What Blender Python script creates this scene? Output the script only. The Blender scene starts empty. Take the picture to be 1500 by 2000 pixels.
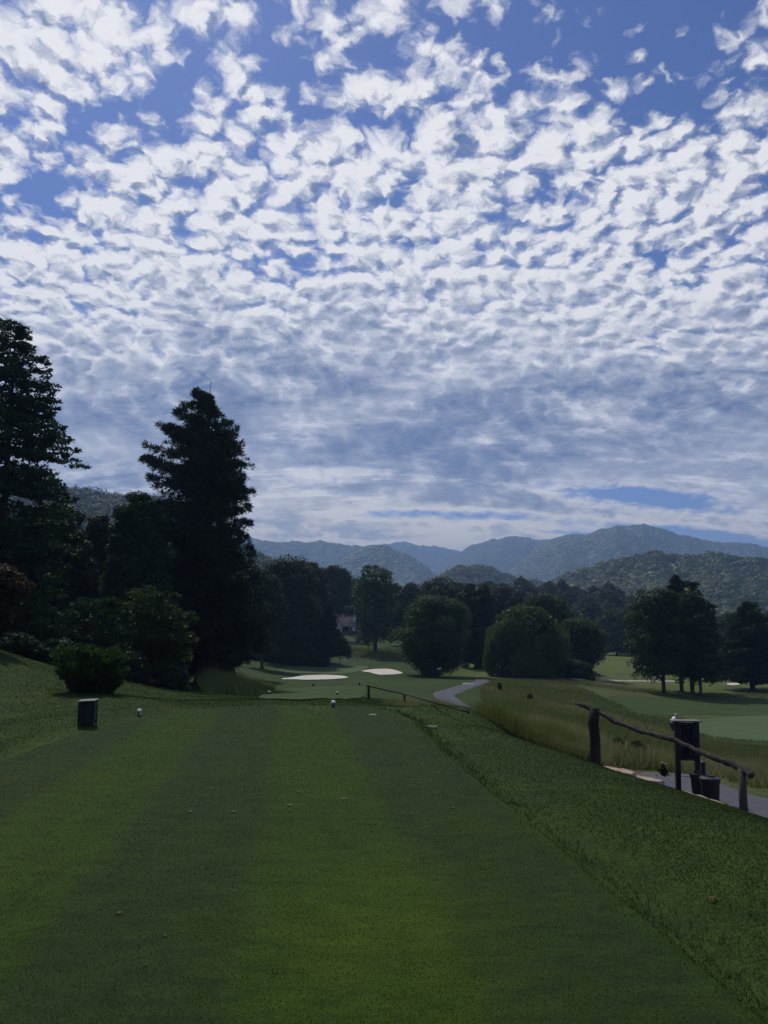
import bpy, math, random
import numpy as np
from mathutils import Vector, Matrix
R = math.radians
sc = bpy.context.scene
COL = sc.collection
rng = np.random.default_rng(7)
random.seed(7)

# ------------------------------------------------------------------ camera
PITCH = math.atan(200 / 1500)          # true horizon lies at row 1200 of 2000
CAMZ = 1.6
cam_d = bpy.data.cameras.new('camera')
cam = bpy.data.objects.new('camera', cam_d)
COL.objects.link(cam)
cam.location = (0, 0, CAMZ)
cam.rotation_euler = (math.pi / 2 + PITCH, 0, 0)
cam_d.sensor_fit = 'VERTICAL'
cam_d.sensor_height = 24.0
cam_d.lens = 24.0 * 1500 / 2000
cam_d.clip_start = 0.1
cam_d.clip_end = 20000
sc.camera = cam
CP, SP = math.cos(PITCH), math.sin(PITCH)


def at(px, py, Y):
    """point at depth Y (metres ahead) seen at photo pixel px, py"""
    u = (px - 750) / 1500; v = (1000 - py) / 1500
    y = CP - v * SP; z = SP + v * CP
    return (u / y * Y, Y, CAMZ + z / y * Y)


# ------------------------------------------------------------------ sun and view
SUN_AZ, SUN_EL = -24.0, 52.0            # degrees, azimuth from +Y towards +X
sc.view_settings.view_transform = 'Standard'
sc.view_settings.look = 'None'
sc.view_settings.exposure = -0.12
sc.view_settings.gamma = 1
sd = Vector((math.sin(R(SUN_AZ)) * math.cos(R(SUN_EL)), math.cos(R(SUN_AZ)) * math.cos(R(SUN_EL)), math.sin(R(SUN_EL))))
sl = bpy.data.lights.new('sun', 'SUN')
sl.energy = 3.2
sl.angle = R(3.0)
sl.color = (1.0, 0.93, 0.82)
so = bpy.data.objects.new('sun', sl)
COL.objects.link(so)
so.rotation_euler = sd.to_track_quat('Z', 'Y').to_euler()
so.location = (0, 0, 50)

sc.cycles.use_denoising = True
sc.cycles.max_bounces = 5
sc.cycles.diffuse_bounces = 3
sc.cycles.glossy_bounces = 2
sc.cycles.transmission_bounces = 3
sc.cycles.volume_bounces = 0
sc.cycles.transparent_max_bounces = 8
sc.cycles.caustics_reflective = False
sc.cycles.caustics_refractive = False


# ------------------------------------------------------------------ node expression helper
class NT:
    def __init__(s, tree): s.t = tree; s.n = tree.nodes; s.l = tree.links
    def new(s, typ, **kw):
        n = s.n.new(typ)
        for k, v in kw.items(): setattr(n, k, v)
        return n
    def put(s, sock, v):
        if v is None: return
        if isinstance(v, bpy.types.NodeSocket): s.l.new(v, sock)
        else: sock.default_value = v
    def m(s, op, a, b=None, c=None, clamp=False):
        n = s.new('ShaderNodeMath', operation=op, use_clamp=clamp)
        s.put(n.inputs[0], a); s.put(n.inputs[1], b); s.put(n.inputs[2], c)
        return n.outputs[0]
    def v(s, op, a, b=None, sc_=None):
        n = s.new('ShaderNodeVectorMath', operation=op)
        s.put(n.inputs[0], a); s.put(n.inputs[1], b)
        if sc_ is not None: s.put(n.inputs['Scale'], sc_)
        return n.outputs['Value'] if op in ('DOT_PRODUCT', 'LENGTH', 'DISTANCE') else n.outputs[0]
    def sep(s, a):
        n = s.new('ShaderNodeSeparateXYZ'); s.put(n.inputs[0], a); return n.outputs
    def comb(s, x, y, z=0.0):
        n = s.new('ShaderNodeCombineXYZ'); s.put(n.inputs[0], x); s.put(n.inputs[1], y); s.put(n.inputs[2], z); return n.outputs[0]
    def noise(s, vec, scale, detail=4, rough=0.5, dist=0.0, color=False, dim='2D'):
        n = s.new('ShaderNodeTexNoise', noise_dimensions=dim)
        s.put(n.inputs['Vector'], vec)
        n.inputs['Scale'].default_value = scale; n.inputs['Detail'].default_value = detail
        n.inputs['Roughness'].default_value = rough; n.inputs['Distortion'].default_value = dist
        return n.outputs['Color' if color else 'Fac']
    def ramp(s, f, a, b, c=0.0, d=1.0, smooth=True):
        n = s.new('ShaderNodeMapRange', interpolation_type='SMOOTHSTEP' if smooth else 'LINEAR')
        s.put(n.inputs[0], f); s.put(n.inputs[1], a); s.put(n.inputs[2], b); s.put(n.inputs[3], c); s.put(n.inputs[4], d)
        return n.outputs[0]
    def mix(s, f, a, b, blend='MIX'):
        n = s.new('ShaderNodeMix', data_type='RGBA', blend_type=blend)
        s.put(n.inputs['Factor'], f)
        for sock, v in ((n.inputs[6], a), (n.inputs[7], b)):
            if isinstance(v, tuple) and len(v) == 3: v = (*v, 1)
            s.put(sock, v)
        return n.outputs[2]


# ------------------------------------------------------------------ world: Nishita sky with a layer of altocumulus
def build_world():
    KZ = 0.30
    w = bpy.data.worlds.new('World'); sc.world = w
    w.use_nodes = True
    t = w.node_tree; t.nodes.clear(); N = NT(t)
    sky = N.new('ShaderNodeTexSky', sky_type='NISHITA', sun_disc=False)
    sky.sun_elevation = R(SUN_EL); sky.sun_rotation = R(SUN_AZ)
    sky.altitude = 700; sky.air_density = 1.0; sky.dust_density = 0.6; sky.ozone_density = 2.0
    blue = N.mix(1.0, sky.outputs[0], (0.42, 0.54, 0.88), 'MULTIPLY')
    tc = N.new('ShaderNodeTexCoord').outputs['Generated']
    d = N.v('NORMALIZE', tc)
    x, y, z = N.sep(d)
    zc = N.m('ADD', N.m('MAXIMUM', z, 0.0), KZ)
    X = N.m('DIVIDE', x, zc); Y = N.m('DIVIDE', y, zc)
    P = N.comb(X, Y, 0)                      # where the line of sight pierces the cloud layer

    def pp(px, py):
        a = at(px, py, 1.0); n = math.sqrt(a[0] ** 2 + 1 + (a[2] - CAMZ) ** 2); dz = (a[2] - CAMZ) / n + KZ
        return a[0] / n / dz, 1 / n / dz
    # (photo place of a cloud bank or gap, half sizes, weight)
    blobs = [
        (90, 40, 190, 110, .42), (40, 165, 150, 90, .36), (230, 40, 90, 90, .30), (430, 35, 110, 70, .42), (600, 85, 45, 55, .28), (30, 280, 70, 90, .12),
        (700, 90, 60, 80, .22), (880, 20, 110, 40, .22), (1465, 130, 60, 80, .22), (450, 190, 90, 45, .16), (690, 170, 70, 60, .16),
        (1100, 130, 55, 55, .14), (1240, 90, 50, 25, .12), (820, 190, 90, 60, .16),
        (1000, 330, 120, 70, .12), (1400, 300, 170, 45, .16), (300, 300, 90, 45, .08),
        (190, 265, 110, 60, -.50), (85, 370, 75, 60, -.60), (330, 180, 80, 60, -.36), (560, 160, 60, 60, -.24), (500, 90, 40, 60, -.25), (700, 240, 60, 30, -.1),
        (1300, 40, 130, 60, -.36), (1330, 180, 130, 70, -.42), (1180, 230, 90, 50, -.2), (1130, 60, 90, 70, -.15), (1000, 60, 60, 60, -.30), (960, 210, 90, 35, -.12),
        (600, 515, 110, 35, -.42), (610, 300, 70, 30, -.14), (810, 400, 50, 25, -.16), (1080, 390, 90, 25, -.16),
        (1130, 330, 60, 40, -.14), (1290, 590, 30, 18, -.34), (350, 520, 90, 25, -.10), (20, 400, 80, 40, -.14),
        (1480, 420, 90, 25, -.16), (1000, 480, 60, 20, -.16), (260, 620, 60, 18, -.14), (1150, 450, 90, 20, -.12),
        (1270, 972, 210, 22, -1.5), (900, 1006, 200, 12, -.9), (1380, 1048, 260, 16, -1.6), (1100, 1040, 90, 7, -.8), (760, 1005, 60, 10, -.4), (1480, 945, 90, 12, -.2),
    ]
    def yr(row): return pp(750, row)[1]
    cov = N.ramp(Y, yr(60), yr(330), 0.0, 0.53)
    cov = N.m('ADD', cov, N.ramp(Y, yr(440), yr(660), 0.0, 0.28))
    for (bx, by, rx, ry, wt) in blobs:
        cx, cy = pp(bx, by)
        sx = abs(pp(bx + rx, by)[0] - cx); sy = abs(pp(bx, by - ry)[1] - pp(bx, by + ry)[1]) / 2
        k = pp(bx, by)[0] / pp(bx, by)[1]     # lines of constant column fan out from the viewer's foot
        v = N.v('MULTIPLY', N.v('SUBTRACT', P, (cx, cy, 0)), (1 / sx, 1 / sy, 0))
        if abs(k) > 0.03:
            q = N.sep(N.v('SUBTRACT', P, (cx, cy, 0)))
            v = N.comb(N.m('MULTIPLY', N.m('SUBTRACT', q[0], N.m('MULTIPLY', q[1], k)), 1 / sx), N.m('MULTIPLY', q[1], 1 / sy))
        g = N.m('POWER', 0.3679, N.v('DOT_PRODUCT', v, v))
        cov = N.m('MULTIPLY_ADD', g, wt, cov)

    warp = N.v('SUBTRACT', N.noise(P, 6.0, 3, .5, color=True), (.5, .5, .5))
    warp2 = N.v('SUBTRACT', N.noise(P, 30.0, 3, .6, color=True), (.5, .5, .5))
    off = N.v('ADD', N.v('SCALE', warp, sc_=0.06), N.v('SCALE', warp2, sc_=0.028))

    puffw = N.ramp(Y, yr(480), yr(860), 1.05, 0.34)
    fine = N.ramp(Y, yr(300), yr(800), 0.74, 0.18)
    def field(Q, full=True):
        Qw = N.v('ADD', Q, off)
        n1 = N.noise(N.v('MULTIPLY', Qw, (0.9, 1.0, 1)), 8.0, 9 if full else 5, .60)
        vo = N.new('ShaderNodeTexVoronoi', feature='SMOOTH_F1', voronoi_dimensions='2D'); N.put(vo.inputs['Vector'], Qw)
        vo.inputs['Scale'].default_value = 22.0; vo.inputs['Smoothness'].default_value = 0.4; vo.inputs['Detail'].default_value = 1.6; vo.inputs['Roughness'].default_value = .5
        puff = N.m('SUBTRACT', 0.52, vo.outputs['Distance'])
        n2 = N.noise(Qw, 60.0, 6 if full else 2, .65)
        f = N.m('MULTIPLY', N.m('SUBTRACT', n1, .5), 1.15)
        f = N.m('MULTIPLY_ADD', puff, puffw, f)
        return N.m('MULTIPLY_ADD', N.m('SUBTRACT', n2, .5), fine, f)
    f0 = field(P)
    s2 = (sd.x / sd.z, sd.y / sd.z, 0)
    to = N.v('SCALE', N.v('NORMALIZE', N.v('SUBTRACT', s2, P)), sc_=0.021)
    f1 = field(N.v('ADD', P, to))
    relief = N.m('SUBTRACT', f0, f1)         # > 0 on the side turned to the sun
    dens = N.m('ADD', f0, cov)
    alpha = N.ramp(dens, -0.30, 0.46)
    alpha = N.m('POWER', alpha, 0.9)
    thick = N.ramp(dens, 0.30, 0.95)
    # large soft grey patches
    big = N.noise(N.v('MULTIPLY', P, (1.3, 2.6, 1)), 1.3, 3, .55)
    grey = N.m('MULTIPLY', N.ramp(big, .38, .60), N.ramp(Y, yr(450), yr(780), 0.15, 1.1))
    lowd = N.ramp(Y, yr(480), yr(850), 0.0, 0.13)
    streak = N.noise(N.v('MULTIPLY', P, (1.6, 5.0, 1)), 1.9, 6, .62)
    glow = N.m('POWER', N.m('MAXIMUM', N.v('DOT_PRODUCT', d, tuple(sd)), 0.0), 5.0)
    b = N.m('MULTIPLY_ADD', glow, 0.14, 0.90)
    b = N.m('MULTIPLY_ADD', relief, N.ramp(Y, yr(200), yr(850), 1.0, 0.46), b)
    b = N.m('SUBTRACT', b, N.m('MULTIPLY', thick, N.m('MULTIPLY_ADD', grey, 0.30, 0.24)))
    b = N.m('SUBTRACT', b, lowd)
    b = N.m('ADD', b, N.m('MULTIPLY', N.ramp(streak, .50, .68), N.ramp(Y, yr(600), yr(950), 0.0, 0.34)))
    b = N.m('ADD', b, N.ramp(Y, yr(880), yr(1060), 0.0, 0.42))
    b = N.m('MINIMUM', N.m('MAXIMUM', b, 0.20), 1.0)
    cr = N.new('ShaderNodeValToRGB'); N.put(cr.inputs[0], b)
    e = cr.color_ramp.elements
    e[0].position = 0.2; e[0].color = (.13, .19, .36, 1)
    e[1].position = 1.0; e[1].color = (1.0, .99, 1.0, 1)
    for pos, c in ((.45, (.29, .34, .48, 1)), (.65, (.47, .51, .63, 1)), (.82, (.73, .75, .82, 1))):
        q = e.new(pos); q.color = c
    warm = N.mix(N.ramp(Y, yr(900), yr(1060), 0.0, 0.8), cr.outputs[0], N.mix(1.0, cr.outputs[0], (1.22, 1.08, 0.80), 'MULTIPLY'))
    cl = N.v('SCALE', warm, sc_=10.0)
    col = N.mix(N.m('MULTIPLY', alpha, N.ramp(Y, yr(960), yr(1080), 1.0, .9)), blue, cl)
    bg = N.new('ShaderNodeBackground'); N.put(bg.inputs[0], col); bg.inputs[1].default_value = 0.1
    out = N.new('ShaderNodeOutputWorld'); N.l.new(bg.outputs[0], out.inputs[0])
    w.cycles.sampling_method = 'MANUAL'; w.cycles.sample_map_resolution = 512


build_world()


# ------------------------------------------------------------------ tagging and mesh helpers
def tag(o, label=None, cat=None, group=None, kind=None):
    if label: o['label'] = label
    if cat: o['category'] = cat
    if group: o['group'] = group
    if kind: o['kind'] = kind
    return o


def empty(name, loc, rz=0.0):
    o = bpy.data.objects.new(name, None); COL.objects.link(o)
    o.location = loc; o.rotation_euler = (0, 0, rz)
    return o


def link(name, me, parent=None, loc=None):
    o = bpy.data.objects.new(name, me); COL.objects.link(o)
    if parent is not None: o.parent = parent
    if loc is not None: o.location = loc
    return o


def mesh_np(name, verts, faces, mat=None, shade=None, smooth=False, attr_domain='FACE'):
    """faces: (n, k) integer array, k = 3 or 4"""
    verts = np.ascontiguousarray(verts, dtype=np.float32); faces = np.ascontiguousarray(faces, dtype=np.int32)
    n, k = faces.shape
    me = bpy.data.meshes.new(name)
    me.vertices.add(len(verts)); me.vertices.foreach_set('co', verts.ravel())
    me.loops.add(n * k); me.loops.foreach_set('vertex_index', faces.ravel())
    me.polygons.add(n); me.polygons.foreach_set('loop_start', np.arange(0, n * k, k, dtype=np.int32))
    try: me.polygons.foreach_set('loop_total', np.full(n, k, dtype=np.int32))
    except Exception: pass
    me.update(calc_edges=True)
    if smooth: me.polygons.foreach_set('use_smooth', np.ones(n, dtype=bool))
    if shade is not None:
        a = me.attributes.new('shade', 'FLOAT', attr_domain)
        a.data.foreach_set('value', np.ascontiguousarray(shade, dtype=np.float32))
    if mat: me.materials.append(mat)
    return me


class MB:
    """collects simple solids, builds them as one mesh"""
    def __init__(s): s.v = []; s.f = []
    def add(s, vs, fs):
        b = len(s.v); s.v += [tuple(p) for p in vs]; s.f += [tuple(i + b for i in f) for f in fs]; return s
    def box(s, c, d, rz=0.0, taper=1.0, tilt=None):
        cx, cy, cz = c; hx, hy, hz = d[0] / 2, d[1] / 2, d[2] / 2
        M = Matrix.Rotation(rz, 3, 'Z')
        if tilt is not None: M = M @ tilt
        vs = []
        for z in (-1, 1):
            k = taper if z > 0 else 1.0
            for x, y in ((-1, -1), (1, -1), (1, 1), (-1, 1)):
                p = M @ Vector((x * hx * k, y * hy * k, z * hz)); vs.append((cx + p.x, cy + p.y, cz + p.z))
        return s.add(vs, [(0, 3, 2, 1), (4, 5, 6, 7), (0, 1, 5, 4), (1, 2, 6, 5), (2, 3, 7, 6), (3, 0, 4, 7)])
    def tube(s, pts, rad, n=10, jit=0.0, seed=1):
        rr = random.Random(seed); pts = [Vector(p) for p in pts]; rings = []
        for i, p in enumerate(pts):
            a = pts[max(i - 1, 0)]; b = pts[min(i + 1, len(pts) - 1)]
            t = (b - a).normalized(); ref = Vector((0, 0, 1)) if abs(t.z) < .9 else Vector((1, 0, 0))
            u = t.cross(ref).normalized(); w = t.cross(u)
            r = rad[i] if hasattr(rad, '__len__') else rad
            rings.append([p + (u * math.cos(2 * math.pi * k / n) + w * math.sin(2 * math.pi * k / n)) * r * (1 + jit * (rr.random() - .5)) for k in range(n)])
        vs = [q for ring in rings for q in ring]; fs = []
        for i in range(len(pts) - 1):
            for k in range(n):
                fs.append((i * n + k, i * n + (k + 1) % n, (i + 1) * n + (k + 1) % n, (i + 1) * n + k))
        fs.append(tuple(range(n))[::-1]); fs.append(tuple((len(pts) - 1) * n + k for k in range(n)))
        return s.add(vs, fs)
    def lathe(s, prof, c=(0, 0, 0), n=24):
        vs = []; fs = []
        for r, z in prof:
            for k in range(n):
                a = 2 * math.pi * k / n; vs.append((c[0] + r * math.cos(a), c[1] + r * math.sin(a), c[2] + z))
        for i in range(len(prof) - 1):
            for k in range(n):
                fs.append((i * n + k, i * n + (k + 1) % n, (i + 1) * n + (k + 1) % n, (i + 1) * n + k))
        return s.add(vs, fs)
    def build(s, name, mat, parent=None, loc=None, bevel=0.0, smooth=False):
        me = bpy.data.meshes.new(name); me.from_pydata(s.v, [], s.f); me.update(); me.materials.append(mat)
        if smooth:
            for p in me.polygons: p.use_smooth = True
        o = link(name, me, parent, loc)
        if bevel:
            m = o.modifiers.new('bevel', 'BEVEL'); m.width = bevel; m.segments = 2; m.limit_method = 'ANGLE'
        return o


# smooth value noise for shapes
_lat = np.random.default_rng(3).random((256, 256))
def vnoise(x, y):
    x = np.asarray(x, float); y = np.asarray(y, float)
    xi = np.floor(x).astype(int); yi = np.floor(y).astype(int); fx = x - xi; fy = y - yi
    fx = fx * fx * (3 - 2 * fx); fy = fy * fy * (3 - 2 * fy)
    g = lambda a, b: _lat[a & 255, b & 255]
    return (g(xi, yi) * (1 - fx) + g(xi + 1, yi) * fx) * (1 - fy) + (g(xi, yi + 1) * (1 - fx) + g(xi + 1, yi + 1) * fx) * fy
def fbm(x, y, o=4):
    s = 0; a = .5; t = 0
    for i in range(o):
        s = s + a * vnoise(x * 2 ** i + 17 * i, y * 2 ** i + 31 * i); t += a; a *= .5
    return s / t - .5


# ------------------------------------------------------------------ materials
def new_mat(name):
    m = bpy.data.materials.new(name); m.use_nodes = True; m.node_tree.nodes.clear()
    return m, NT(m.node_tree)


def finish(N, sh):
    o = N.new('ShaderNodeOutputMaterial'); N.l.new(sh, o.inputs[0])


def bsdf(N, col, rough=0.8, spec=0.3, normal=None, metal=0.0):
    b = N.new('ShaderNodeBsdfPrincipled')
    if isinstance(col, tuple): col = (*col[:3], 1)
    N.put(b.inputs['Base Color'], col); N.put(b.inputs['Roughness'], rough)
    b.inputs['Specular IOR Level'].default_value = spec; b.inputs['Metallic'].default_value = metal
    if normal is not None: N.put(b.inputs['Normal'], normal)
    return b.outputs[0]


def bump(N, h, strength=.5, dist=.02):
    b = N.new('ShaderNodeBump'); b.inputs['Strength'].default_value = strength; b.inputs['Distance'].default_value = dist
    N.put(b.inputs['Height'], h); return b.outputs[0]


def mat_plain(name, col, rough=.7, spec=.3, var=.25, scale=8.0, bs=.3, bd=.01, metal=0.0, stretch=(1, 1, 1)):
    m, N = new_mat(name)
    P = N.v('MULTIPLY', N.new('ShaderNodeTexCoord').outputs['Object'], stretch)
    n = N.noise(P, scale, 6, .6, dim='3D'); n2 = N.noise(P, scale * .22, 3, .5, dim='3D')
    f = N.m('MULTIPLY_ADD', n, .6, N.m('MULTIPLY', n2, .4))
    c = N.mix(N.ramp(f, .3, .7), tuple(x * (1 - var) for x in col), tuple(min(1, x * (1 + var)) for x in col))
    finish(N, bsdf(N, c, rough, spec, bump(N, n, bs, bd), metal))
    return m


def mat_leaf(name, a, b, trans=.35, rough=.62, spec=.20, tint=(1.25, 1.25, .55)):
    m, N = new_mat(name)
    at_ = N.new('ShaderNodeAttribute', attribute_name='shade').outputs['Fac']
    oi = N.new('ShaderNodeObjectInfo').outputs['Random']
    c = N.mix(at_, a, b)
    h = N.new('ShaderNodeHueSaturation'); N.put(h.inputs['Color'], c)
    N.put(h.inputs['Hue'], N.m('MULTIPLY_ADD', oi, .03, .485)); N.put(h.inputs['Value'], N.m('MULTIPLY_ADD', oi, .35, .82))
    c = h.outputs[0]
    d = bsdf(N, c, rough, spec)
    t = N.new('ShaderNodeBsdfTranslucent'); N.put(t.inputs[0], N.mix(1.0, c, tint, 'MULTIPLY'))
    x = N.new('ShaderNodeMixShader'); x.inputs[0].default_value = trans
    N.l.new(d, x.inputs[1]); N.l.new(t.outputs[0], x.inputs[2])
    finish(N, x.outputs[0])
    return m


def mat_ground():
    """rough grass, meadow, forest floor by a colour attribute painted per zone, broken up by noise"""
    m, N = new_mat('rough_grass')
    P = N.new('ShaderNodeTexCoord').outputs['Object']
    base = N.new('ShaderNodeVertexColor', layer_name='zone').outputs['Color']
    big = N.noise(P, .22, 5, .6, dim='3D'); mid = N.noise(P, 2.6, 6, .65, dim='3D'); fine = N.noise(P, 45, 4, .7, dim='3D')
    c = N.mix(N.ramp(big, .35, .65), N.mix(1.0, base, (.82, .86, .80), 'MULTIPLY'), N.mix(1.0, base, (1.22, 1.12, .95), 'MULTIPLY'))
    c = N.mix(N.ramp(mid, .3, .7, 0, 1), N.mix(1.0, c, (.72, .78, .75), 'MULTIPLY'), N.mix(1.0, c, (1.25, 1.2, 1.1), 'MULTIPLY'))
    c = N.mix(N.ramp(fine, .35, .65), N.mix(1.0, c, (.6, .66, .6), 'MULTIPLY'), N.mix(1.0, c, (1.3, 1.25, 1.15), 'MULTIPLY'))
    h = N.m('MULTIPLY_ADD', mid, 2.2, fine)
    finish(N, bsdf(N, c, .9, .1, bump(N, h, .6, .03)))
    return m


def mat_tee():
    """closely mown turf with mowing stripes a metre wide, aligned along the tee"""
    m, N = new_mat('mown_tee_turf')
    P = N.new('ShaderNodeTexCoord').outputs['Object']
    x, y, z = N.sep(P)
    s = N.m('MULTIPLY_ADD', y, .12, x)
    wob = N.m('MULTIPLY', N.m('SUBTRACT', N.noise(P, .5, 3, .5, dim='3D'), .5), .22)
    s = N.m('ADD', s, wob)
    ph = N.m('SINE', N.m('MULTIPLY', N.m('ADD', s, 1.26 + .0), math.pi / 1.05))   # light/dark lanes
    lane = N.ramp(ph, -.30, .30)
    big = N.noise(P, .45, 4, .6, dim='3D'); mid = N.noise(N.v('MULTIPLY', P, (1, 2.4, 1)), 3.2, 6, .68, dim='3D'); fine = N.noise(P, 120, 4, .75, dim='3D')
    c = N.mix(lane, (.0260, .056, .0055), (.0215, .042, .0098))
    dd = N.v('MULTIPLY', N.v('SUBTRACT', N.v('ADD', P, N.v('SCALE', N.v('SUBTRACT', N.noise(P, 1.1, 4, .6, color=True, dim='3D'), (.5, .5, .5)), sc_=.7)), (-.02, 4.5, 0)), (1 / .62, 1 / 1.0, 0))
    c = N.mix(N.m('MULTIPLY', N.m('POWER', .3679, N.v('DOT_PRODUCT', dd, dd)), .7), c, (.044, .080, .005))   # soft yellower ellipse, a sheen painted into the turf colour
    c = N.mix(N.ramp(big, .38, .66), c, N.mix(1.0, c, (1.22, 1.10, .8), 'MULTIPLY'))
    c = N.mix(N.ramp(mid, .32, .68), N.mix(1.0, c, (.75, .78, .8), 'MULTIPLY'), N.mix(1.0, c, (1.2, 1.16, 1.1), 'MULTIPLY'))
    c = N.mix(N.ramp(fine, .35, .65), N.mix(1.0, c, (.7, .75, .75), 'MULTIPLY'), N.mix(1.0, c, (1.25, 1.2, 1.15), 'MULTIPLY'))
    finish(N, bsdf(N, c, .9, .1, bump(N, N.m('MULTIPLY_ADD', mid, 1.5, fine), .5, .012)))
    return m


M_GROUND = mat_ground()
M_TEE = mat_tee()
M_GREEN = mat_plain('putting_green_turf', (.066, .104, .042), .9, .1, .14, 3.0, .1, .005, stretch=(1, 3, 1))
M_FAIRWAY = mat_plain('fairway_turf', (.036, .064, .016), .9, .1, .22, 1.4, .2, .01)
M_SAND = mat_plain('bunker_sand', (.56, .53, .47), .95, .1, .14, 3, .4, .02)
M_PATH = mat_plain('asphalt_path', (.068, .070, .084), .85, .25, .18, 14, .4, .006)
M_BARK = mat_plain('bark', (.07, .055, .042), .95, .1, .4, 9, .8, .03, stretch=(1, 1, .25))
M_WOOD = mat_plain('weathered_wood', (.085, .075, .062), .9, .15, .45, 10, .9, .015, stretch=(1, 1, .3))  # last shade term lightens the blades under the painted sheen
M_LEAF = mat_leaf('broad_leaves', (.022, .045, .014), (.045, .085, .022), .30)
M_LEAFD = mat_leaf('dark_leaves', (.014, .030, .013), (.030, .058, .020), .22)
M_LEAFL = mat_leaf('light_leaves', (.040, .070, .020), (.080, .115, .034), .34)
M_NEEDLE = mat_leaf('pine_needles', (.014, .032, .016), (.030, .056, .026), .12)
M_WILLOW = mat_leaf('willow_leaves', (.050, .075, .026), (.085, .110, .042), .34)
M_RED = mat_leaf('russet_leaves', (.030, .026, .014), (.060, .045, .024), .30, tint=(1.3, 1, .5))
M_FAR = mat_leaf('far_foliage', (.045, .080, .026), (.150, .200, .062), .25)
M_BLADE = mat_leaf('grass_blades', (.022, .044, .009), (.060, .084, .021), .30)
M_TEEBLADE = mat_leaf('mown_blades', (.016, .037, .005), (.038, .072, .010), .20)
M_BANK = mat_leaf('bank_grass', (.050, .085, .022), (.150, .170, .065), .35, tint=(1.2, 1.15, .6))
M_TALL = mat_leaf('tall_grass', (.080, .120, .040), (.280, .260, .165), .40, tint=(1.2, 1.1, .7))

# ------------------------------------------------------------------ terrain height
TS = 17 / 1500                            # the tee falls away gently
def tee_z(y): return -TS * y
ctrl = []
for Y_ in (-30, -12, -4, 0, 3, 6, 9, 12, 15):
    for x_ in ((-14, -7, 0, 7, 14) if Y_ < -3 else (-3.2, -1, 1.6)):
        ctrl.append((x_, Y_, tee_z(Y_) - (0.0 if abs(x_) < 8 else .15)))
for p in [
    # right shoulder of the tee, then the drop to the path
    (1500, 1720, 4.75), (1500, 1600, 7.3), (1300, 1640, 5.6), (1300, 1535, 9.5), (1140, 1490, 12.5), (1000, 1445, 13.5), (915, 1420, 15.5), (830, 1398, 17),
    (1500, 1590, 13.5), (1400, 1548, 16), (1270, 1505, 20), (1200, 1488, 22.5), (1500, 1540, 17), (1400, 1500, 22), (1200, 1475, 25), (1480, 1460, 42),
    (1600, 1640, 10), (1900, 1700, 9), (1800, 1500, 30), (1700, 1440, 50), (2100, 1400, 60),
    (1300, 1560, 13.0), (1420, 1592, 11.3),
    # fields in the valley on the right
    (1430, 1425, 57), (1430, 1400, 64), (1317, 1440, 52), (1500, 1380, 75), (1300, 1357, 84), (1200, 1330, 102), (1230, 1290, 150), (1450, 1332, 108), (1200, 1280, 190), (1450, 1290, 170),
    (1000, 1340, 75), (1100, 1345, 76), (1000, 1380, 42), (1100, 1420, 30), (1000, 1412, 27), (1100, 1380, 47), (1200, 1400, 42), (1250, 1440, 35), (1000, 1325, 92), (1120, 1325, 96),
    # cart path on the left branch
    (940, 1329, 85), (905, 1340, 68), (870, 1356, 55), (900, 1385, 40),
    # down the middle to the green
    (650, 1368, 19), (650, 1363, 24), (650, 1355, 33), (610, 1341, 45), (700, 1337, 48), (520, 1358, 36), (600, 1330, 75), (615, 1326, 88), (615, 1308, 106), (680, 1296, 121), (750, 1314, 97), (720, 1367, 27), (790, 1377, 26),
    (780, 1330, 80), (820, 1342, 60), (850, 1322, 96), (730, 1270, 146), (690, 1240, 195), (620, 1262, 160), (560, 1275, 130), (480, 1290, 110),
    # left side
    (500, 1345, 50), (430, 1350, 45), (385, 1336, 48), (300, 1346, 32), (320, 1368, 21), (240, 1332, 27), (100, 1310, 24), (0, 1278, 22), (183, 1352, 18), (100, 1372, 15.5), (0, 1402, 14), (0, 1450, 11), (60, 1330, 19.5),
    (-300, 1300, 15), (-300, 1420, 9), (0, 1240, 36), (100, 1262, 40), (200, 1300, 42), (-300, 1230, 40), (0, 1190, 70), (200, 1240, 75), (350, 1280, 80), (-800, 1350, 9), (-800, 1240, 30),
    (450, 1230, 180), (0, 1120, 150), (-600, 1100, 150),
    # far floor of the valley
    (750, 1205, 280), (1100, 1240, 300), (1450, 1240, 330), (2200, 1240, 330), (300, 1150, 300), (-600, 1050, 300),
    (300, 1190, 900), (1000, 1213, 900), (1900, 1213, 900), (-600, 1180, 900), (750, 1206, 2500), (2300, 1206, 2500), (-800, 1206, 2500), (750, 1203, 5200), (2400, 1203, 5200), (-900, 1203, 5200),
]:
    ctrl.append(at(*p))
for Y_, l_, r_ in ((1, -4.0, 2.2), (3, -4.0, 1.8), (5.5, -4.1, 1.35), (8.8, -4.45, .95), (11, -4.5, .72), (13, -4.15, .55)):
    ctrl += [(l_ - .5, Y_, tee_z(Y_) + .01), (l_ - 1.6, Y_, tee_z(Y_) + .02), (r_ + .35, Y_, tee_z(Y_) - .01)]
ctrl = np.array(ctrl)
def _q(x, y):
    yy = np.maximum(y, -6.0) + 12
    return np.stack([np.clip(x / yy, -2.2, 2.2) * 1.6, np.log(yy)], -1)
def _tps(r): return np.where(r > 1e-9, r * r * np.log(np.maximum(r, 1e-9)), 0)
_Q = _q(ctrl[:, 0], ctrl[:, 1]); _n = len(_Q)
_s = np.maximum(ctrl[:, 1], 0) + 12       # interpolate z per unit of distance, so far points do not swamp near ones
_K = _tps(np.linalg.norm(_Q[:, None] - _Q[None], axis=-1)) + np.eye(_n) * 2e-4
_Pm = np.c_[np.ones(_n), _Q]
_A = np.block([[_K, _Pm], [_Pm.T, np.zeros((3, 3))]])
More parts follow.
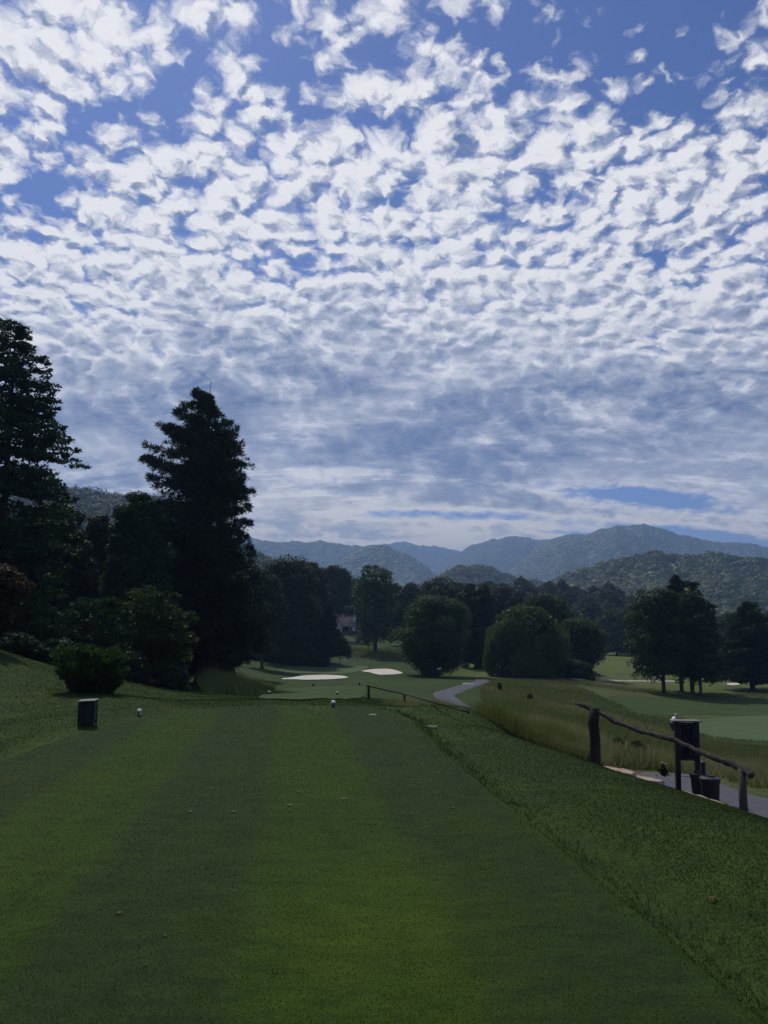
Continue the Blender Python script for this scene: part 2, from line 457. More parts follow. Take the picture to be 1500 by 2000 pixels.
_W = np.linalg.solve(_A, np.r_[ctrl[:, 2] / _s, 0, 0, 0])


def tee_edges(y):
    """left and right edge of the mown tee at depth y (from the photograph's outline)"""
    l = np.interp(y, [-6, 5.9, 8.8, 11.2, 13.1, 14.4, 15.3], [-3.6, -4.1, -4.45, -4.5, -4.15, -3.55, -2.3])
    r = np.interp(y, [-6, 0, 4, 10, 13, 14.6, 15.3], [2.75, 2.0, 1.52, .78, .55, .2, -.6])
    return l, r


def ground(x, y, chunk=40000):
    x = np.atleast_1d(np.asarray(x, float)); y = np.atleast_1d(np.asarray(y, float))
    out = np.empty(x.shape); xf = x.ravel(); yf = y.ravel(); of = out.ravel()
    for i in range(0, len(xf), chunk):
        X = xf[i:i + chunk]; Y = yf[i:i + chunk]; q = _q(X, Y)
        k = _tps(np.sqrt((q[:, None, 0] - _Q[None, :, 0]) ** 2 + (q[:, None, 1] - _Q[None, :, 1]) ** 2))
        z = (k @ _W[:_n] + _W[_n] + q @ _W[_n + 1:]) * (np.maximum(Y, 0) + 12)
        z = np.where(Y < -6, z, z)
        amp = np.clip((Y - 6) / 60, 0, 1) * .25
        z = z + fbm(X * .11, Y * .11) * amp + fbm(X * .8 + 40, Y * .8, 3) * .05
        l, r = tee_edges(Y)
        dist = np.minimum(np.minimum(X - l, r - X), np.minimum(15.35 - Y, Y + 40))
        w = np.clip(dist / .5 + 1.0, 0, 1); w = w * w * (3 - 2 * w)
        z = z * (1 - w) + (tee_z(Y) + np.clip(dist, -.12, .0) * .2) * w
        of[i:i + chunk] = z
    return of.reshape(x.shape)


def gz(x, y): return float(ground([x], [y])[0])


def hit(px, py, Ymin=4.0, Ymax=400.0):
    """where the line of sight through a photo pixel meets the ground"""
    Ys = np.geomspace(Ymin, Ymax, 1500); p = at(px, py, 1.0)
    X = p[0] * Ys; Z = CAMZ + (p[2] - CAMZ) * Ys
    g = ground(X, Ys); i = np.argmax(Z <= g)
    return (X[i], Ys[i], g[i])


# ------------------------------------------------------------------ ground sheet
def build_ground():
    rows = np.concatenate([np.linspace(-40, -2, 30), np.linspace(-1.5, 20, 150), np.geomspace(20.2, 400, 260), np.geomspace(410, 5200, 40)])
    s = np.concatenate([np.linspace(-2.6, -.75, 40)[:-1], np.linspace(-.75, .8, 380), np.linspace(.8, 2.6, 40)[1:]])
    Yg, Sg = np.meshgrid(rows, s, indexing='ij')
    Xg = Sg * (np.maximum(Yg, -2) + 14)
    # widen the strip behind the viewer so that the sheet reaches all round
    Z = ground(Xg, Yg)
    V = np.stack([Xg, Yg, Z], -1).reshape(-1, 3)
    nr, nc = Xg.shape
    i = np.arange(nr - 1)[:, None] * nc + np.arange(nc - 1)[None]
    F = np.stack([i, i + 1, i + 1 + nc, i + nc], -1).reshape(-1, 4)
    me = mesh_np('ground', V, F, M_GROUND, smooth=True)
    x, y = V[:, 0], V[:, 1]
    col = np.tile(np.array([.030, .056, .013]), (len(x), 1))
    def blend(mask, c):
        mask = np.clip(mask, 0, 1)[:, None]
        col[:] = col * (1 - mask) + np.array(c) * mask
    u = x / np.maximum(y, 1)
    # unmown meadow on the right and along the path
    n = fbm(x * .12, y * .12) * 1.2
    mead = np.clip((x - (1.2 + (y - 15) * .12)) / 3 + n * 1.5, 0, 1) * np.clip((y - 14.5) / 2, 0, 1) * np.clip((88 + 12 * n - y) / 6, 0, 1)
    blend(mead, (.054, .078, .028))
    blend(mead * np.clip(fbm(x * .3 + 9, y * .3 + 5) * 3, 0, .7), (.090, .095, .045))
    far = np.clip((y - 84) / 10, 0, 1)
    blend(far * np.clip((u - .06) / .06, 0, 1), (.080, .108, .032))
    # woodland floor on the left
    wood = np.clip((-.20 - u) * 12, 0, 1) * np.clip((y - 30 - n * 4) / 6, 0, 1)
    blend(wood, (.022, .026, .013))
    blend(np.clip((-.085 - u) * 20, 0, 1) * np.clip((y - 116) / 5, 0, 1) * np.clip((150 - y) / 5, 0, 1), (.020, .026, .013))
    bank = np.clip(1 - np.abs(y - 138 - 8 * n) / 10, 0, 1) * (np.abs(u) < .16)
    blend(bank * .8, (.055, .042, .024))
    blend(np.clip((y - 230) / 60, 0, 1), (.03, .05, .018))
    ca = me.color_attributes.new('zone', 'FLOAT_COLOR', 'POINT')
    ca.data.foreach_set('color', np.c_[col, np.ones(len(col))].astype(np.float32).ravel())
    o = link('ground', me); tag(o, kind='structure')


build_ground()


def sheet(name, poly, mat, off=.02, rings=14, label=None, dip=0.0):
    """a mown or sanded patch laid on the ground; poly is a closed outline in plan"""
    P = np.array(poly, float)
    # refine the outline with a closed smooth curve
    n = len(P); Q = []
    for i in range(n):
        p0, p1, p2, p3 = P[i - 1], P[i], P[(i + 1) % n], P[(i + 2) % n]
        for t in np.linspace(0, 1, 8, endpoint=False):
            Q.append(.5 * ((2 * p1) + (-p0 + p2) * t + (2 * p0 - 5 * p1 + 4 * p2 - p3) * t * t + (-p0 + 3 * p1 - 3 * p2 + p3) * t ** 3))
    Q = np.array(Q); c = Q.mean(0); m = len(Q)
    ts = np.linspace(0, 1, rings + 1)[1:]
    xy = np.concatenate([[c]] + [c + (Q - c) * t for t in ts])
    z = ground(xy[:, 0], xy[:, 1]) + off
    if dip:
        tt = np.concatenate([[0]] + [np.full(m, t) for t in ts]); z += dip * (tt ** 2)
    V = np.c_[xy, z]
    tri = [(0, 1 + k, 1 + (k + 1) % m) for k in range(m)]; quads = []
    for r_ in range(rings - 1):
        a = 1 + r_ * m; b = a + m
        for k in range(m): quads.append((a + k, b + k, b + (k + 1) % m, a + (k + 1) % m))
    me = bpy.data.meshes.new(name); me.from_pydata(V.tolist(), [], tri + quads); me.update(); me.materials.append(mat)
    for p in me.polygons: p.use_smooth = True
    return tag(link(name, me), kind='structure')


def strip(name, pts, width, mat, off=.03, label=None):
    P = np.array([p[:2] for p in pts], float); Q = []
    for i in range(len(P) - 1):
        p0, p1, p2, p3 = P[max(i - 1, 0)], P[i], P[i + 1], P[min(i + 2, len(P) - 1)]
        L = np.linalg.norm(p2 - p1)
        for t in np.linspace(0, 1, max(6, int(L / .6)), endpoint=False):
            Q.append(.5 * ((2 * p1) + (-p0 + p2) * t + (2 * p0 - 5 * p1 + 4 * p2 - p3) * t * t + (-p0 + 3 * p1 - 3 * p2 + p3) * t ** 3))
    Q.append(P[-1]); Q = np.array(Q)
    T = np.gradient(Q, axis=0); T /= np.linalg.norm(T, axis=1)[:, None]; Nn = np.c_[-T[:, 1], T[:, 0]]
    ws = np.linspace(-1, 1, 9); xy = Q[:, None] + Nn[:, None] * ws[None, :, None] * width / 2
    z = ground(xy[..., 0], xy[..., 1]) + off - (np.abs(ws[None]) > .95) * (off + .03)
    V = np.dstack([xy, z]).reshape(-1, 3); nr, nc = z.shape
    i = np.arange(nr - 1)[:, None] * nc + np.arange(nc - 1)[None]
    F = np.stack([i, i + 1, i + 1 + nc, i + nc], -1).reshape(-1, 4)
    o = link(name, mesh_np(name, V, F, mat, smooth=True))
    return tag(o, kind='structure')


# tee sheet
def build_tee():
    ys = np.concatenate([np.linspace(-8, 13, 120), np.linspace(13.1, 15.3, 40)]); l, r = tee_edges(ys)
    l = l + fbm(ys * .9, ys * 0 + 3) * .12; r = r + fbm(ys * .9, ys * 0 + 8) * .10
    s = np.linspace(0, 1, 90); X = l[:, None] * (1 - s) + r[:, None] * s; Yg = np.repeat(ys[:, None], 90, 1)
    edge = np.minimum(s, 1 - s)[None] * (r - l)[:, None]
    Z = ground(X, Yg) + .012 - (edge < .02) * .05
    V = np.dstack([X, Yg, Z]).reshape(-1, 3); nr, nc = Z.shape
    i = np.arange(nr - 1)[:, None] * nc + np.arange(nc - 1)[None]
    F = np.stack([i, i + 1, i + 1 + nc, i + nc], -1).reshape(-1, 4)
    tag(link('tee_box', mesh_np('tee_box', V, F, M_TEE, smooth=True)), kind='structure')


build_tee()
H2 = lambda *p: hit(*p)[:2]
# forward tee, green, bunkers, far green on the right
sheet('forward_tee', [H2(505, 1364, 18), H2(540, 1350, 20), H2(600, 1343, 25), H2(700, 1341, 25), H2(712, 1352, 20), H2(700, 1365, 18), H2(600, 1368, 17)], M_FAIRWAY, .03)
sheet('putting_green', [(at(548, 1318, 97)[0], 97), (at(560, 1308, 108)[0], 108), (at(640, 1300, 117)[0], 117), (at(715, 1302, 116)[0], 116), (at(705, 1310, 104)[0], 104), (at(680, 1318, 97)[0], 97), (at(610, 1318, 96)[0], 96)], M_GREEN, .05)
sheet('sand_bunker', [H2(551, 1328, 60), H2(580, 1322, 60), H2(630, 1319, 60), H2(668, 1321, 60), H2(677, 1325, 60), H2(620, 1328.5, 60)], M_SAND, .07)
sheet('sand_bunker', [H2(706, 1311, 60), H2(735, 1307.5, 60), H2(765, 1308, 60), H2(786, 1316, 60), H2(745, 1319, 60), H2(725, 1315, 60)], M_SAND, .07)
sheet('practice_green', [H2(1352, 1424, 40), H2(1366, 1408, 40), H2(1430, 1401, 40), H2(1530, 1400, 40), H2(1620, 1425, 40), H2(1560, 1458, 38), H2(1440, 1451, 38)], M_GREEN, .04)
sheet('fairway', [H2(1110, 1372, 40), H2(1180, 1362, 45), H2(1300, 1362, 45), H2(1560, 1352, 45), H2(1680, 1400, 40), H2(1400, 1396, 40), H2(1250, 1396, 38)], M_FAIRWAY, .02)
# paths
strip('cart_path', [hit(900, 1322, 60), hit(928, 1324.5, 50), hit(942, 1329, 50), hit(925, 1337, 50), hit(893, 1346, 40), hit(868, 1355.5, 35), hit(874, 1365, 35), hit(898, 1382, 32), (3.9, 29), (4.1, 22.5), (4.7, 18.5), (6.2, 16.6), hit(1310, 1516, 14), hit(1400, 1550, 11), hit(1500, 1578, 10.5), hit(1640, 1640, 9), (12, 6.5), (15, 2)], 1.6, M_PATH, .035)
strip('cart_path', [hit(1120, 1328, 60), hit(1180, 1329.5, 60), hit(1245, 1330, 60), hit(1330, 1331, 60)], 1.6, mat_plain('sunlit_path', (.32, .31, .29), .9, .1), .06)  # pale colour paints sunlight onto this far stretch of path


# ------------------------------------------------------------------ trees
def leaf_quads(C, nrm, size, r, aspect=.5):
    """diamond leaves at C facing nrm, each a little different"""
    n = len(C)
    a = r.normal(size=(n, 3)); a -= nrm * (a * nrm).sum(1)[:, None]; a /= np.linalg.norm(a, axis=1)[:, None] + 1e-9
    b = np.cross(nrm, a)
    s = (size * r.uniform(.65, 1.35, n))[:, None]
    A = a * s; B = b * s * aspect
    return np.stack([C + A, C + B, C - A, C - B], 1)


def unit(v): return v / (np.linalg.norm(v, axis=-1, keepdims=True) + 1e-9)


def leaf_mesh(name, quads, shade, mat):
    Q = np.concatenate(quads); n = len(Q)
    return mesh_np(name, Q.reshape(-1, 3), np.arange(n * 4).reshape(-1, 4), mat, np.concatenate(shade))


def trunk_mesh(name, path, rad, limbs, mat, seed=0):
    b = MB(); b.tube(path, rad, 10, .18, seed)
    for p0, p1, r0 in limbs:
        p0 = Vector(p0); p1 = Vector(p1); mid = p0.lerp(p1, .5) + Vector((0, 0, -.06 * (p1 - p0).length))
        b.tube([p0, mid, p1], [r0, r0 * .6, r0 * .2], 5, .1, seed)
    me = bpy.data.meshes.new(name); me.from_pydata(b.v, [], b.f); me.update(); me.materials.append(mat)
    for p in me.polygons: p.use_smooth = True
    return me


def envelope(sil, H, rough=.42):
    """sil rows (height, left radius, right radius) in metres -> radius(z, azimuth)"""
    S = np.array(sorted(sil)); zs, L, Rr = S[:, 0], S[:, 1], S[:, 2]; rm_ = max(L.max(), Rr.max())
    def rad(z, az):
        l = np.interp(z, zs, L); r = np.interp(z, zs, Rr); c = np.cos(az)
        w = (c + 1) / 2
        k = 2.1 / rm_
        return (l * (1 - w) + r * w) * (1.02 + rough * (vnoise(np.cos(az) * 1.7 + 40 + S[0, 1] * 7, np.sin(az) * 1.7 + z * k) - .5) + rough * .6 * (vnoise(np.cos(az) * 4 + 80, np.sin(az) * 4 + z * k * 2.3) - .5))
    return rad, zs[0], zs[-1], max(L.max(), Rr.max())


def broad_crown(sil, H, r, leaf, nclump, per, flat=.7, rc=(.16, .26), mat=M_LEAF, inner=.22, name='crown', droop=0.0, clumpvar=.30, rough=.42):
    rad, z0, z1, rm = envelope(sil, H, rough)
    quads, shade, tips = [], [], []
    zs = np.linspace(z0, z1, 60); w = np.maximum(rad(zs, 0) + rad(zs, math.pi), .15); w /= w.sum()
    for i in range(nclump):
        z = r.choice(zs, p=w) + r.normal() * .02 * H; az = r.uniform(0, 2 * math.pi)
        R_ = float(rad(z, az)); cr = rm * r.uniform(*rc)
        cr = min(cr, max(R_ * .75, .35 * rm * .4))
        f = 1.0 if r.random() < .7 else r.uniform(.35, .9)
        d = max(R_ - cr * .8, 0) * f
        c = np.array([math.cos(az) * d, math.sin(az) * d, min(z, z1 - cr * flat * .8)])
        n = int(per * (cr / (rm * .2)) ** 2) + 6
        u = unit(r.normal(size=(n, 3))); u[:, 2] = np.abs(u[:, 2]) * np.where(r.random(n) < .72, 1, -1)
        rr = cr * r.uniform(.55, 1.08, n) ** .6
        p = c + u * rr[:, None] * np.array([1, 1, flat]) + r.normal(size=(n, 3)) * cr * .10
        if droop: p[:, 2] -= droop * cr * r.random(n) ** 2
        nn = unit(u * .7 + r.normal(size=(n, 3)) * .6 + np.array([0, 0, .5]))
        quads.append(leaf_quads(p, nn, leaf, r)); tips.append(c)
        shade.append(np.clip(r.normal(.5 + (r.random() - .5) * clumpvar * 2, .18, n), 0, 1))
    n = int(nclump * per * inner)
    z = r.uniform(z0 + .06 * (z1 - z0), z1 - .08 * (z1 - z0), n); az = r.uniform(0, 2 * math.pi, n)
    d = rad(z, az) * np.sqrt(r.random(n)) * .82
    p = np.stack([np.cos(az) * d, np.sin(az) * d, z], 1)
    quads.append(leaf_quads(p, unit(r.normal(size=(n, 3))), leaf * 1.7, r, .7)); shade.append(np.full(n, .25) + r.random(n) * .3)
    return leaf_mesh(name, quads, shade, mat), tips, (z0, z1, rm)


def branch_crown(sil, H, r, whorl=.55, nb=6, rise=.25, tuft=.32, needles=34, nlen=.2, nwid=.12, mat=M_NEEDLE, step=.38, flat=.6, up=.7, name='crown', gap=.1, rough=.34, lv=(.78, 1.14)):
    """a crown carried on branches in tiers: pines, spruces, layered broadleaves"""
    rad, z0, z1, rm = envelope(sil, H, rough)
    quads, shade, limbs = [], [], []
    z = z0
    while z < z1 - .1:
        for k in range(nb):
            if r.random() < gap: continue
            az = r.uniform(0, 2 * math.pi); zz = z + r.uniform(-.5, .5) * whorl
            L = float(rad(min(zz + rise * .3 * rm, z1), az)) * r.uniform(*lv)
            L = max(L, .12); tf = tuft * min(1.0, .42 + L * .5)
            zs_ = zz - max(rise, 0) * L * .5
            e = np.array([math.cos(az), math.sin(az), 0]); side = np.array([-e[1], e[0], 0])
            limbs.append(((0, 0, zs_), tuple(e * L * .85 + np.array([0, 0, zs_ + rise * L * .8])), .012 * L + .01))
            m = max(2, int(L / step)); t = np.linspace(max(.18, min(.3 / max(L, .3), .45)), 1, m)
            lat = (1 - t * .85) * L * .42
            reps = 3
            tt = np.repeat(t, reps); ll = np.repeat(lat, reps) * np.tile([0, 1, -1], m) * r.uniform(.5, 1.2, m * reps)
            c = e * (tt * L)[:, None] + side * ll[:, None] + np.array([0, 0, 1.0]) * (zs_ + rise * L * tt ** (1.6 if rise > 0 else 1.0))[:, None]
            c += r.normal(size=c.shape) * tf * .35
            for q in c:
                n = max(5, int(needles * r.uniform(.6, 1.3)))
                d = unit(r.normal(size=(n, 3)) + np.array([0, 0, up]) + e * .7)
                p = q + d * (r.random(n) ** .5 * tf)[:, None] * np.array([1, 1, flat])
                # needle sprays point along d
                s = unit(np.cross(d, r.normal(size=(n, 3)))); ln = (nlen * r.uniform(.7, 1.3, n))[:, None]
                A = d * ln; B = s * ln * nwid
                quads.append(np.stack([p + A, p + B, p - A * .6, p - B], 1))
                shade.append(np.clip(r.normal(.5, .2, n), 0, 1))
        z += whorl * r.uniform(.8, 1.2)
    for k in range(5 if mat is M_NEEDLE else 0):          # upright leading shoots
        a = r.uniform(0, 6.28); q0 = np.array([math.cos(a), math.sin(a), 0]) * .10 * k + np.array([0, 0, z1 - .5 - .28 * k]); n = 46; t = r.random(n)
        d = unit(r.normal(size=(n, 3)) * .6 + np.array([0, 0, 1.2])); p = q0 + np.array([math.cos(a) * .15, math.sin(a) * .15, 1.0]) * (t * 1.0)[:, None]; s = unit(np.cross(d, r.normal(size=(n, 3)))); ln = (nlen * .8 * (1.1 - .5 * t))[:, None]
        quads.append(np.stack([p + d * ln, p + s * ln * nwid, p - d * ln * .4, p - s * ln * nwid], 1)); shade.append(r.random(n))
    return leaf_mesh(name, quads, shade, mat), limbs, (z0, z1, rm)


def willow_crown(sil, H, r, nstrand=900, mat=M_WILLOW):
    rad, z0, z1, rm = envelope(sil, H)
    quads, shade = [], []
    zs = np.linspace(z0 + .2 * (z1 - z0), z1, 40); w = np.maximum(rad(zs, 0), .2); w /= w.sum()
    clump = [(r.choice(zs, p=w), r.uniform(0, 2 * math.pi)) for _ in range(38)]
    for i in range(nstrand):
        cz, ca = clump[r.integers(len(clump))]
        az = ca + r.normal() * .15; z = min(cz + r.normal() * .22, z1)
        R_ = float(rad(z, az)); d = max(R_ * r.uniform(.82, 1.0) - .15 - .4 * (cz * 7.7 % 1), .05)
        L = r.uniform(1.0, 3.2); L = min(L, z - z0 + .2)
        if L < .3: continue
        n = int(L / .085) + 3; t = np.linspace(0, 1, n)
        out = .35 * np.sqrt(t) * r.uniform(.3, 1.3)
        dz = z - t * L
        lim = np.array([float(rad(q, az)) for q in dz[::6]]).repeat(6)[:n]; lim = np.pad(lim, (0, n - len(lim)), 'edge') if len(lim) < n else lim
        dd = np.minimum(d + out, np.maximum(lim, d * .9) * 1.0)
        p = np.stack([np.cos(az) * dd, np.sin(az) * dd, dz], 1) + r.normal(size=(n, 3)) * .07
        dirv = unit(np.array([0, 0, -1.0]) + r.normal(size=(n, 3)) * .45); s = unit(np.cross(dirv, r.normal(size=(n, 3))))
        ln = (.13 * r.uniform(.7, 1.4, n))[:, None]
        quads.append(np.stack([p + dirv * ln, p + s * ln * .3, p - dirv * ln, p - s * ln * .3], 1))
        shade.append(np.clip(r.normal(.5 + (r.random() - .5) * .5, .15, n), 0, 1))
    n = 9000; z = r.uniform(z0, z1 * .96, n); az = r.uniform(0, 2 * math.pi, n); d = rad(z, az) * np.sqrt(r.random(n)) * .85
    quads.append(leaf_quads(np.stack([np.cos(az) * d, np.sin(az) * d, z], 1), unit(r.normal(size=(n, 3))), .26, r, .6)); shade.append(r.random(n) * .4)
    return leaf_mesh('crown', quads, shade, mat), [], (z0, z1, rm)


def px_sil(rows, cx, base_py, Y):
    """outline rows (photo row, left px, right px) -> (height, left radius, right radius) at depth Y"""
    zb = at(cx, base_py, Y)[2]; x0 = at(cx, base_py, Y)[0]; out = []
    for py, xl, xr in rows:
        z = at(cx, py, Y)[2] - zb
        out.append((z, max(x0 - at(xl, py, Y)[0], .03), max(at(xr, py, Y)[0] - x0, .03)))
    return out


def plant_tree(kind, label, cx, base_py, Y, rows, style='broad', seed=1, trunk_r=.2, group=None, cat='tree', barkm=None, ground_it=True, trunk=True, lean=(0, 0), **kw):
    r = np.random.default_rng(seed * 101 + 5)
    bx, by, bz = at(cx, base_py, Y)
    g = gz(bx, by)
    sil = px_sil(rows, cx, base_py, Y)
    dz = bz - g                               # keep the crown where it is, run the trunk down to the ground
    sil = [(max(s[0] + dz, .05), s[1], s[2]) for s in sil]
    H = max(s[0] for s in sil)
    root = empty(kind, (bx, by, g - .05), 0)
    tag(root, label, cat, group)
    limbs = []
    if style == 'broad':
        me, tips, info = broad_crown(sil, H, r, **kw)
        z0, z1, rm = info
        for c in tips[::max(1, len(tips) // 26)]:
            zb = min(max(z0 * .8, c[2] - math.hypot(c[0], c[1]) * .9), H * .75); zb = max(zb, H * .12)
            limbs.append(((0, 0, zb), tuple(c), trunk_r * .34))
    elif style == 'branch':
        me, limbs, info = branch_crown(sil, H, r, **kw)
    else:
        me, limbs, info = willow_crown(sil, H, r, **kw)
    if trunk:
        top = H * (.97 if style == 'branch' else .80)
        path = [(0, 0, 0), (lean[0] * .02, 0, H * .02 + .1), (lean[0] * .2, lean[1] * .2, H * .25), (r.normal() * .06, r.normal() * .06, H * .5), (0, 0, top)]
        tm = trunk_mesh('trunk', path, [trunk_r * 1.5, trunk_r * 1.08, trunk_r * .85, trunk_r * .55, trunk_r * .12], limbs, barkm or M_BARK, seed)
        link('trunk', tm, root)
    link('crown', me, root)
    return root


def copy_tree(root, loc, s, rz, label=None, group=None):
    c = root.copy(); COL.objects.link(c); c.location = loc; c.scale = s; c.rotation_euler = (0, 0, rz)
    if label: c['label'] = label
    if group: c['group'] = group
    for ch in list(root.children):
        k = ch.copy(); COL.objects.link(k); k.parent = c
    return c


B = dict(style='broad')
# ---- far left: tall layered tree cut by the frame edge
plant_tree('broadleaf_tree', 'tallest dark tree with drooping layered branches at the left edge', -12, 1300, 35,
           [(622, -20, 10), (645, -40, 34), (680, -70, 62), (712, -90, 92), (735, -100, 76), (765, -120, 104), (800, -130, 88), (830, -140, 110), (872, -160, 152), (890, -160, 128), (925, -170, 150), (960, -180, 140), (1010, -190, 130), (1060, -190, 120), (1120, -190, 110), (1180, -180, 90), (1250, -150, 60)],
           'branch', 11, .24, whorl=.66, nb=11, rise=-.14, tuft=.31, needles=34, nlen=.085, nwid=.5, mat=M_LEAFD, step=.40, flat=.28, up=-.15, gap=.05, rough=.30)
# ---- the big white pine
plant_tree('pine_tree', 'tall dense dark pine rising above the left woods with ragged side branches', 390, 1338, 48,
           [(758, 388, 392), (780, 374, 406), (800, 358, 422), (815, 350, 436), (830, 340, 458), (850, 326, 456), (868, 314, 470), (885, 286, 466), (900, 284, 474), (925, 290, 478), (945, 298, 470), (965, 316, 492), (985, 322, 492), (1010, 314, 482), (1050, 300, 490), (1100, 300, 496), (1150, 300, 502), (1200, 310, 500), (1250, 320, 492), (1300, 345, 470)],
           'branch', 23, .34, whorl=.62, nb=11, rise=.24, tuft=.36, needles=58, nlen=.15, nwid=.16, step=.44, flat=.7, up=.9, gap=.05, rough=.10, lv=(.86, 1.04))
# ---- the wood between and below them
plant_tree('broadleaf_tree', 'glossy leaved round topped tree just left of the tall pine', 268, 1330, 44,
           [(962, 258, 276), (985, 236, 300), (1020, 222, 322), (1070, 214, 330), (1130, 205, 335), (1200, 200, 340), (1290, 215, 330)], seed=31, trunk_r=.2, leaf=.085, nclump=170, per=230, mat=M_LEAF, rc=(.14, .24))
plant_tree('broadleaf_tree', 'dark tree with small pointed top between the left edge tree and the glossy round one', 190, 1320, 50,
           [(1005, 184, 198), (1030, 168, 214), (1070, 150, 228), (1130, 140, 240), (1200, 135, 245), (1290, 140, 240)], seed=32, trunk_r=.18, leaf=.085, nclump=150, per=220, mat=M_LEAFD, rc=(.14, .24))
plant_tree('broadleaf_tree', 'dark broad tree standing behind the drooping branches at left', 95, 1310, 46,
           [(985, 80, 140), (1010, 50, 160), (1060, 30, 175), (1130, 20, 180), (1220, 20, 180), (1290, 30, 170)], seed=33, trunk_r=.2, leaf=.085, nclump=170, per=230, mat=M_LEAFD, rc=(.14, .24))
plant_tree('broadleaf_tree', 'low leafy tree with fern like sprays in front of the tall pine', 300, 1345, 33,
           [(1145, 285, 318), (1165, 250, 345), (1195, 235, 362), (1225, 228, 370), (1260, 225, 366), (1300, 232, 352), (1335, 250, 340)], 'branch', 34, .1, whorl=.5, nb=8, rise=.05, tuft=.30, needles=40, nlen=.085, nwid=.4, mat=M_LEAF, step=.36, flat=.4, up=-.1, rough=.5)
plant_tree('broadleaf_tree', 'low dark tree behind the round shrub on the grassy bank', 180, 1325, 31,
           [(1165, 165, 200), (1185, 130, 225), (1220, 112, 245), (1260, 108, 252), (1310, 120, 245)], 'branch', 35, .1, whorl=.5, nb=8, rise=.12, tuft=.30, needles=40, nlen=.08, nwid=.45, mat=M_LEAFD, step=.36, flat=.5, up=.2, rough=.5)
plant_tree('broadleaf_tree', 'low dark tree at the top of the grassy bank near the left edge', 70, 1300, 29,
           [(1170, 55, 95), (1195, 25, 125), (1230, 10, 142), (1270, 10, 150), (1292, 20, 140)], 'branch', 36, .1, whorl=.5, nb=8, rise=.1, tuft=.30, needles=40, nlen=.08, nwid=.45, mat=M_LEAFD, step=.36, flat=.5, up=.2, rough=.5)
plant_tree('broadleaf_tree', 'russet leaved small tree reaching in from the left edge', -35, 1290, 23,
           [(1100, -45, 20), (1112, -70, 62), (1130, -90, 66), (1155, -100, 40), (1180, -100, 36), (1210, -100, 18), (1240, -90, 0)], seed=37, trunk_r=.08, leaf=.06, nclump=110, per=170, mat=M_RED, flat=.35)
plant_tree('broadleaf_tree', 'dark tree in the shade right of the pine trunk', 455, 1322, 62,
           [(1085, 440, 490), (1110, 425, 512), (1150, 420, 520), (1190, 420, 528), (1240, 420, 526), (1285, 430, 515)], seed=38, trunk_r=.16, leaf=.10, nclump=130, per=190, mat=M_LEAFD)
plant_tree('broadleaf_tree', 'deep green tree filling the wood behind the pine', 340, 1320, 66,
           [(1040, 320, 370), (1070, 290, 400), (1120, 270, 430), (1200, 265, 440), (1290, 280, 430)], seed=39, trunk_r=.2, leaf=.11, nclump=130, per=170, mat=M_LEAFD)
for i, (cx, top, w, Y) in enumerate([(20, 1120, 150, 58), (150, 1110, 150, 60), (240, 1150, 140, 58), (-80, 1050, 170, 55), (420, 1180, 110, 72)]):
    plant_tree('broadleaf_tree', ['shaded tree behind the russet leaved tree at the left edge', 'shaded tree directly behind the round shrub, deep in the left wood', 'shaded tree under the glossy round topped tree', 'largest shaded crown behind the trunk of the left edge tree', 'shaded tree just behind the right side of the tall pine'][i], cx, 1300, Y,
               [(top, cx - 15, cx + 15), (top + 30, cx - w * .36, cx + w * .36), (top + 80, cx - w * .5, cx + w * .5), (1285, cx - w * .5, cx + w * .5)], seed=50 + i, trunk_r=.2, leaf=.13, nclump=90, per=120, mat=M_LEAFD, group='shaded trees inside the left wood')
# low leaf cover along the foot of the wood
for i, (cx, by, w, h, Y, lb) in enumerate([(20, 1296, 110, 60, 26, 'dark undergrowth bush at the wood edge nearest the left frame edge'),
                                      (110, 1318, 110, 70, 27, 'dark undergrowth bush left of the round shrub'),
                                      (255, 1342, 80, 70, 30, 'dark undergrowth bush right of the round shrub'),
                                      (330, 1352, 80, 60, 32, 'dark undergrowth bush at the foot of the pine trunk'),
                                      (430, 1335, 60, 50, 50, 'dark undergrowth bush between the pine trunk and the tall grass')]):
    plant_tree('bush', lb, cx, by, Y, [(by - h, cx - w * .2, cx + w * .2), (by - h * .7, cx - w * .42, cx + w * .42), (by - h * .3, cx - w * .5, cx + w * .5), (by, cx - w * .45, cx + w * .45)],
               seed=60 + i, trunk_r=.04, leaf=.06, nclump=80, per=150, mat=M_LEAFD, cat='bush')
# ---- round two-lobed shrub on the bank
plant_tree('shrub', 'rounded two lobed shrub with lighter leaf tips on the grassy bank', 182, 1352, 17.6,
           [(1258, 140, 190), (1266, 128, 222), (1280, 120, 238), (1295, 118, 242), (1310, 120, 246), (1325, 130, 232), (1340, 140, 222), (1350, 160, 212)], 'branch', 71, .03, whorl=.085, nb=13, rise=.5, tuft=.085, needles=26, nlen=.028, nwid=.5, mat=M_LEAF, step=.10, flat=.9, up=.9, gap=.1, rough=.45, cat='shrub')
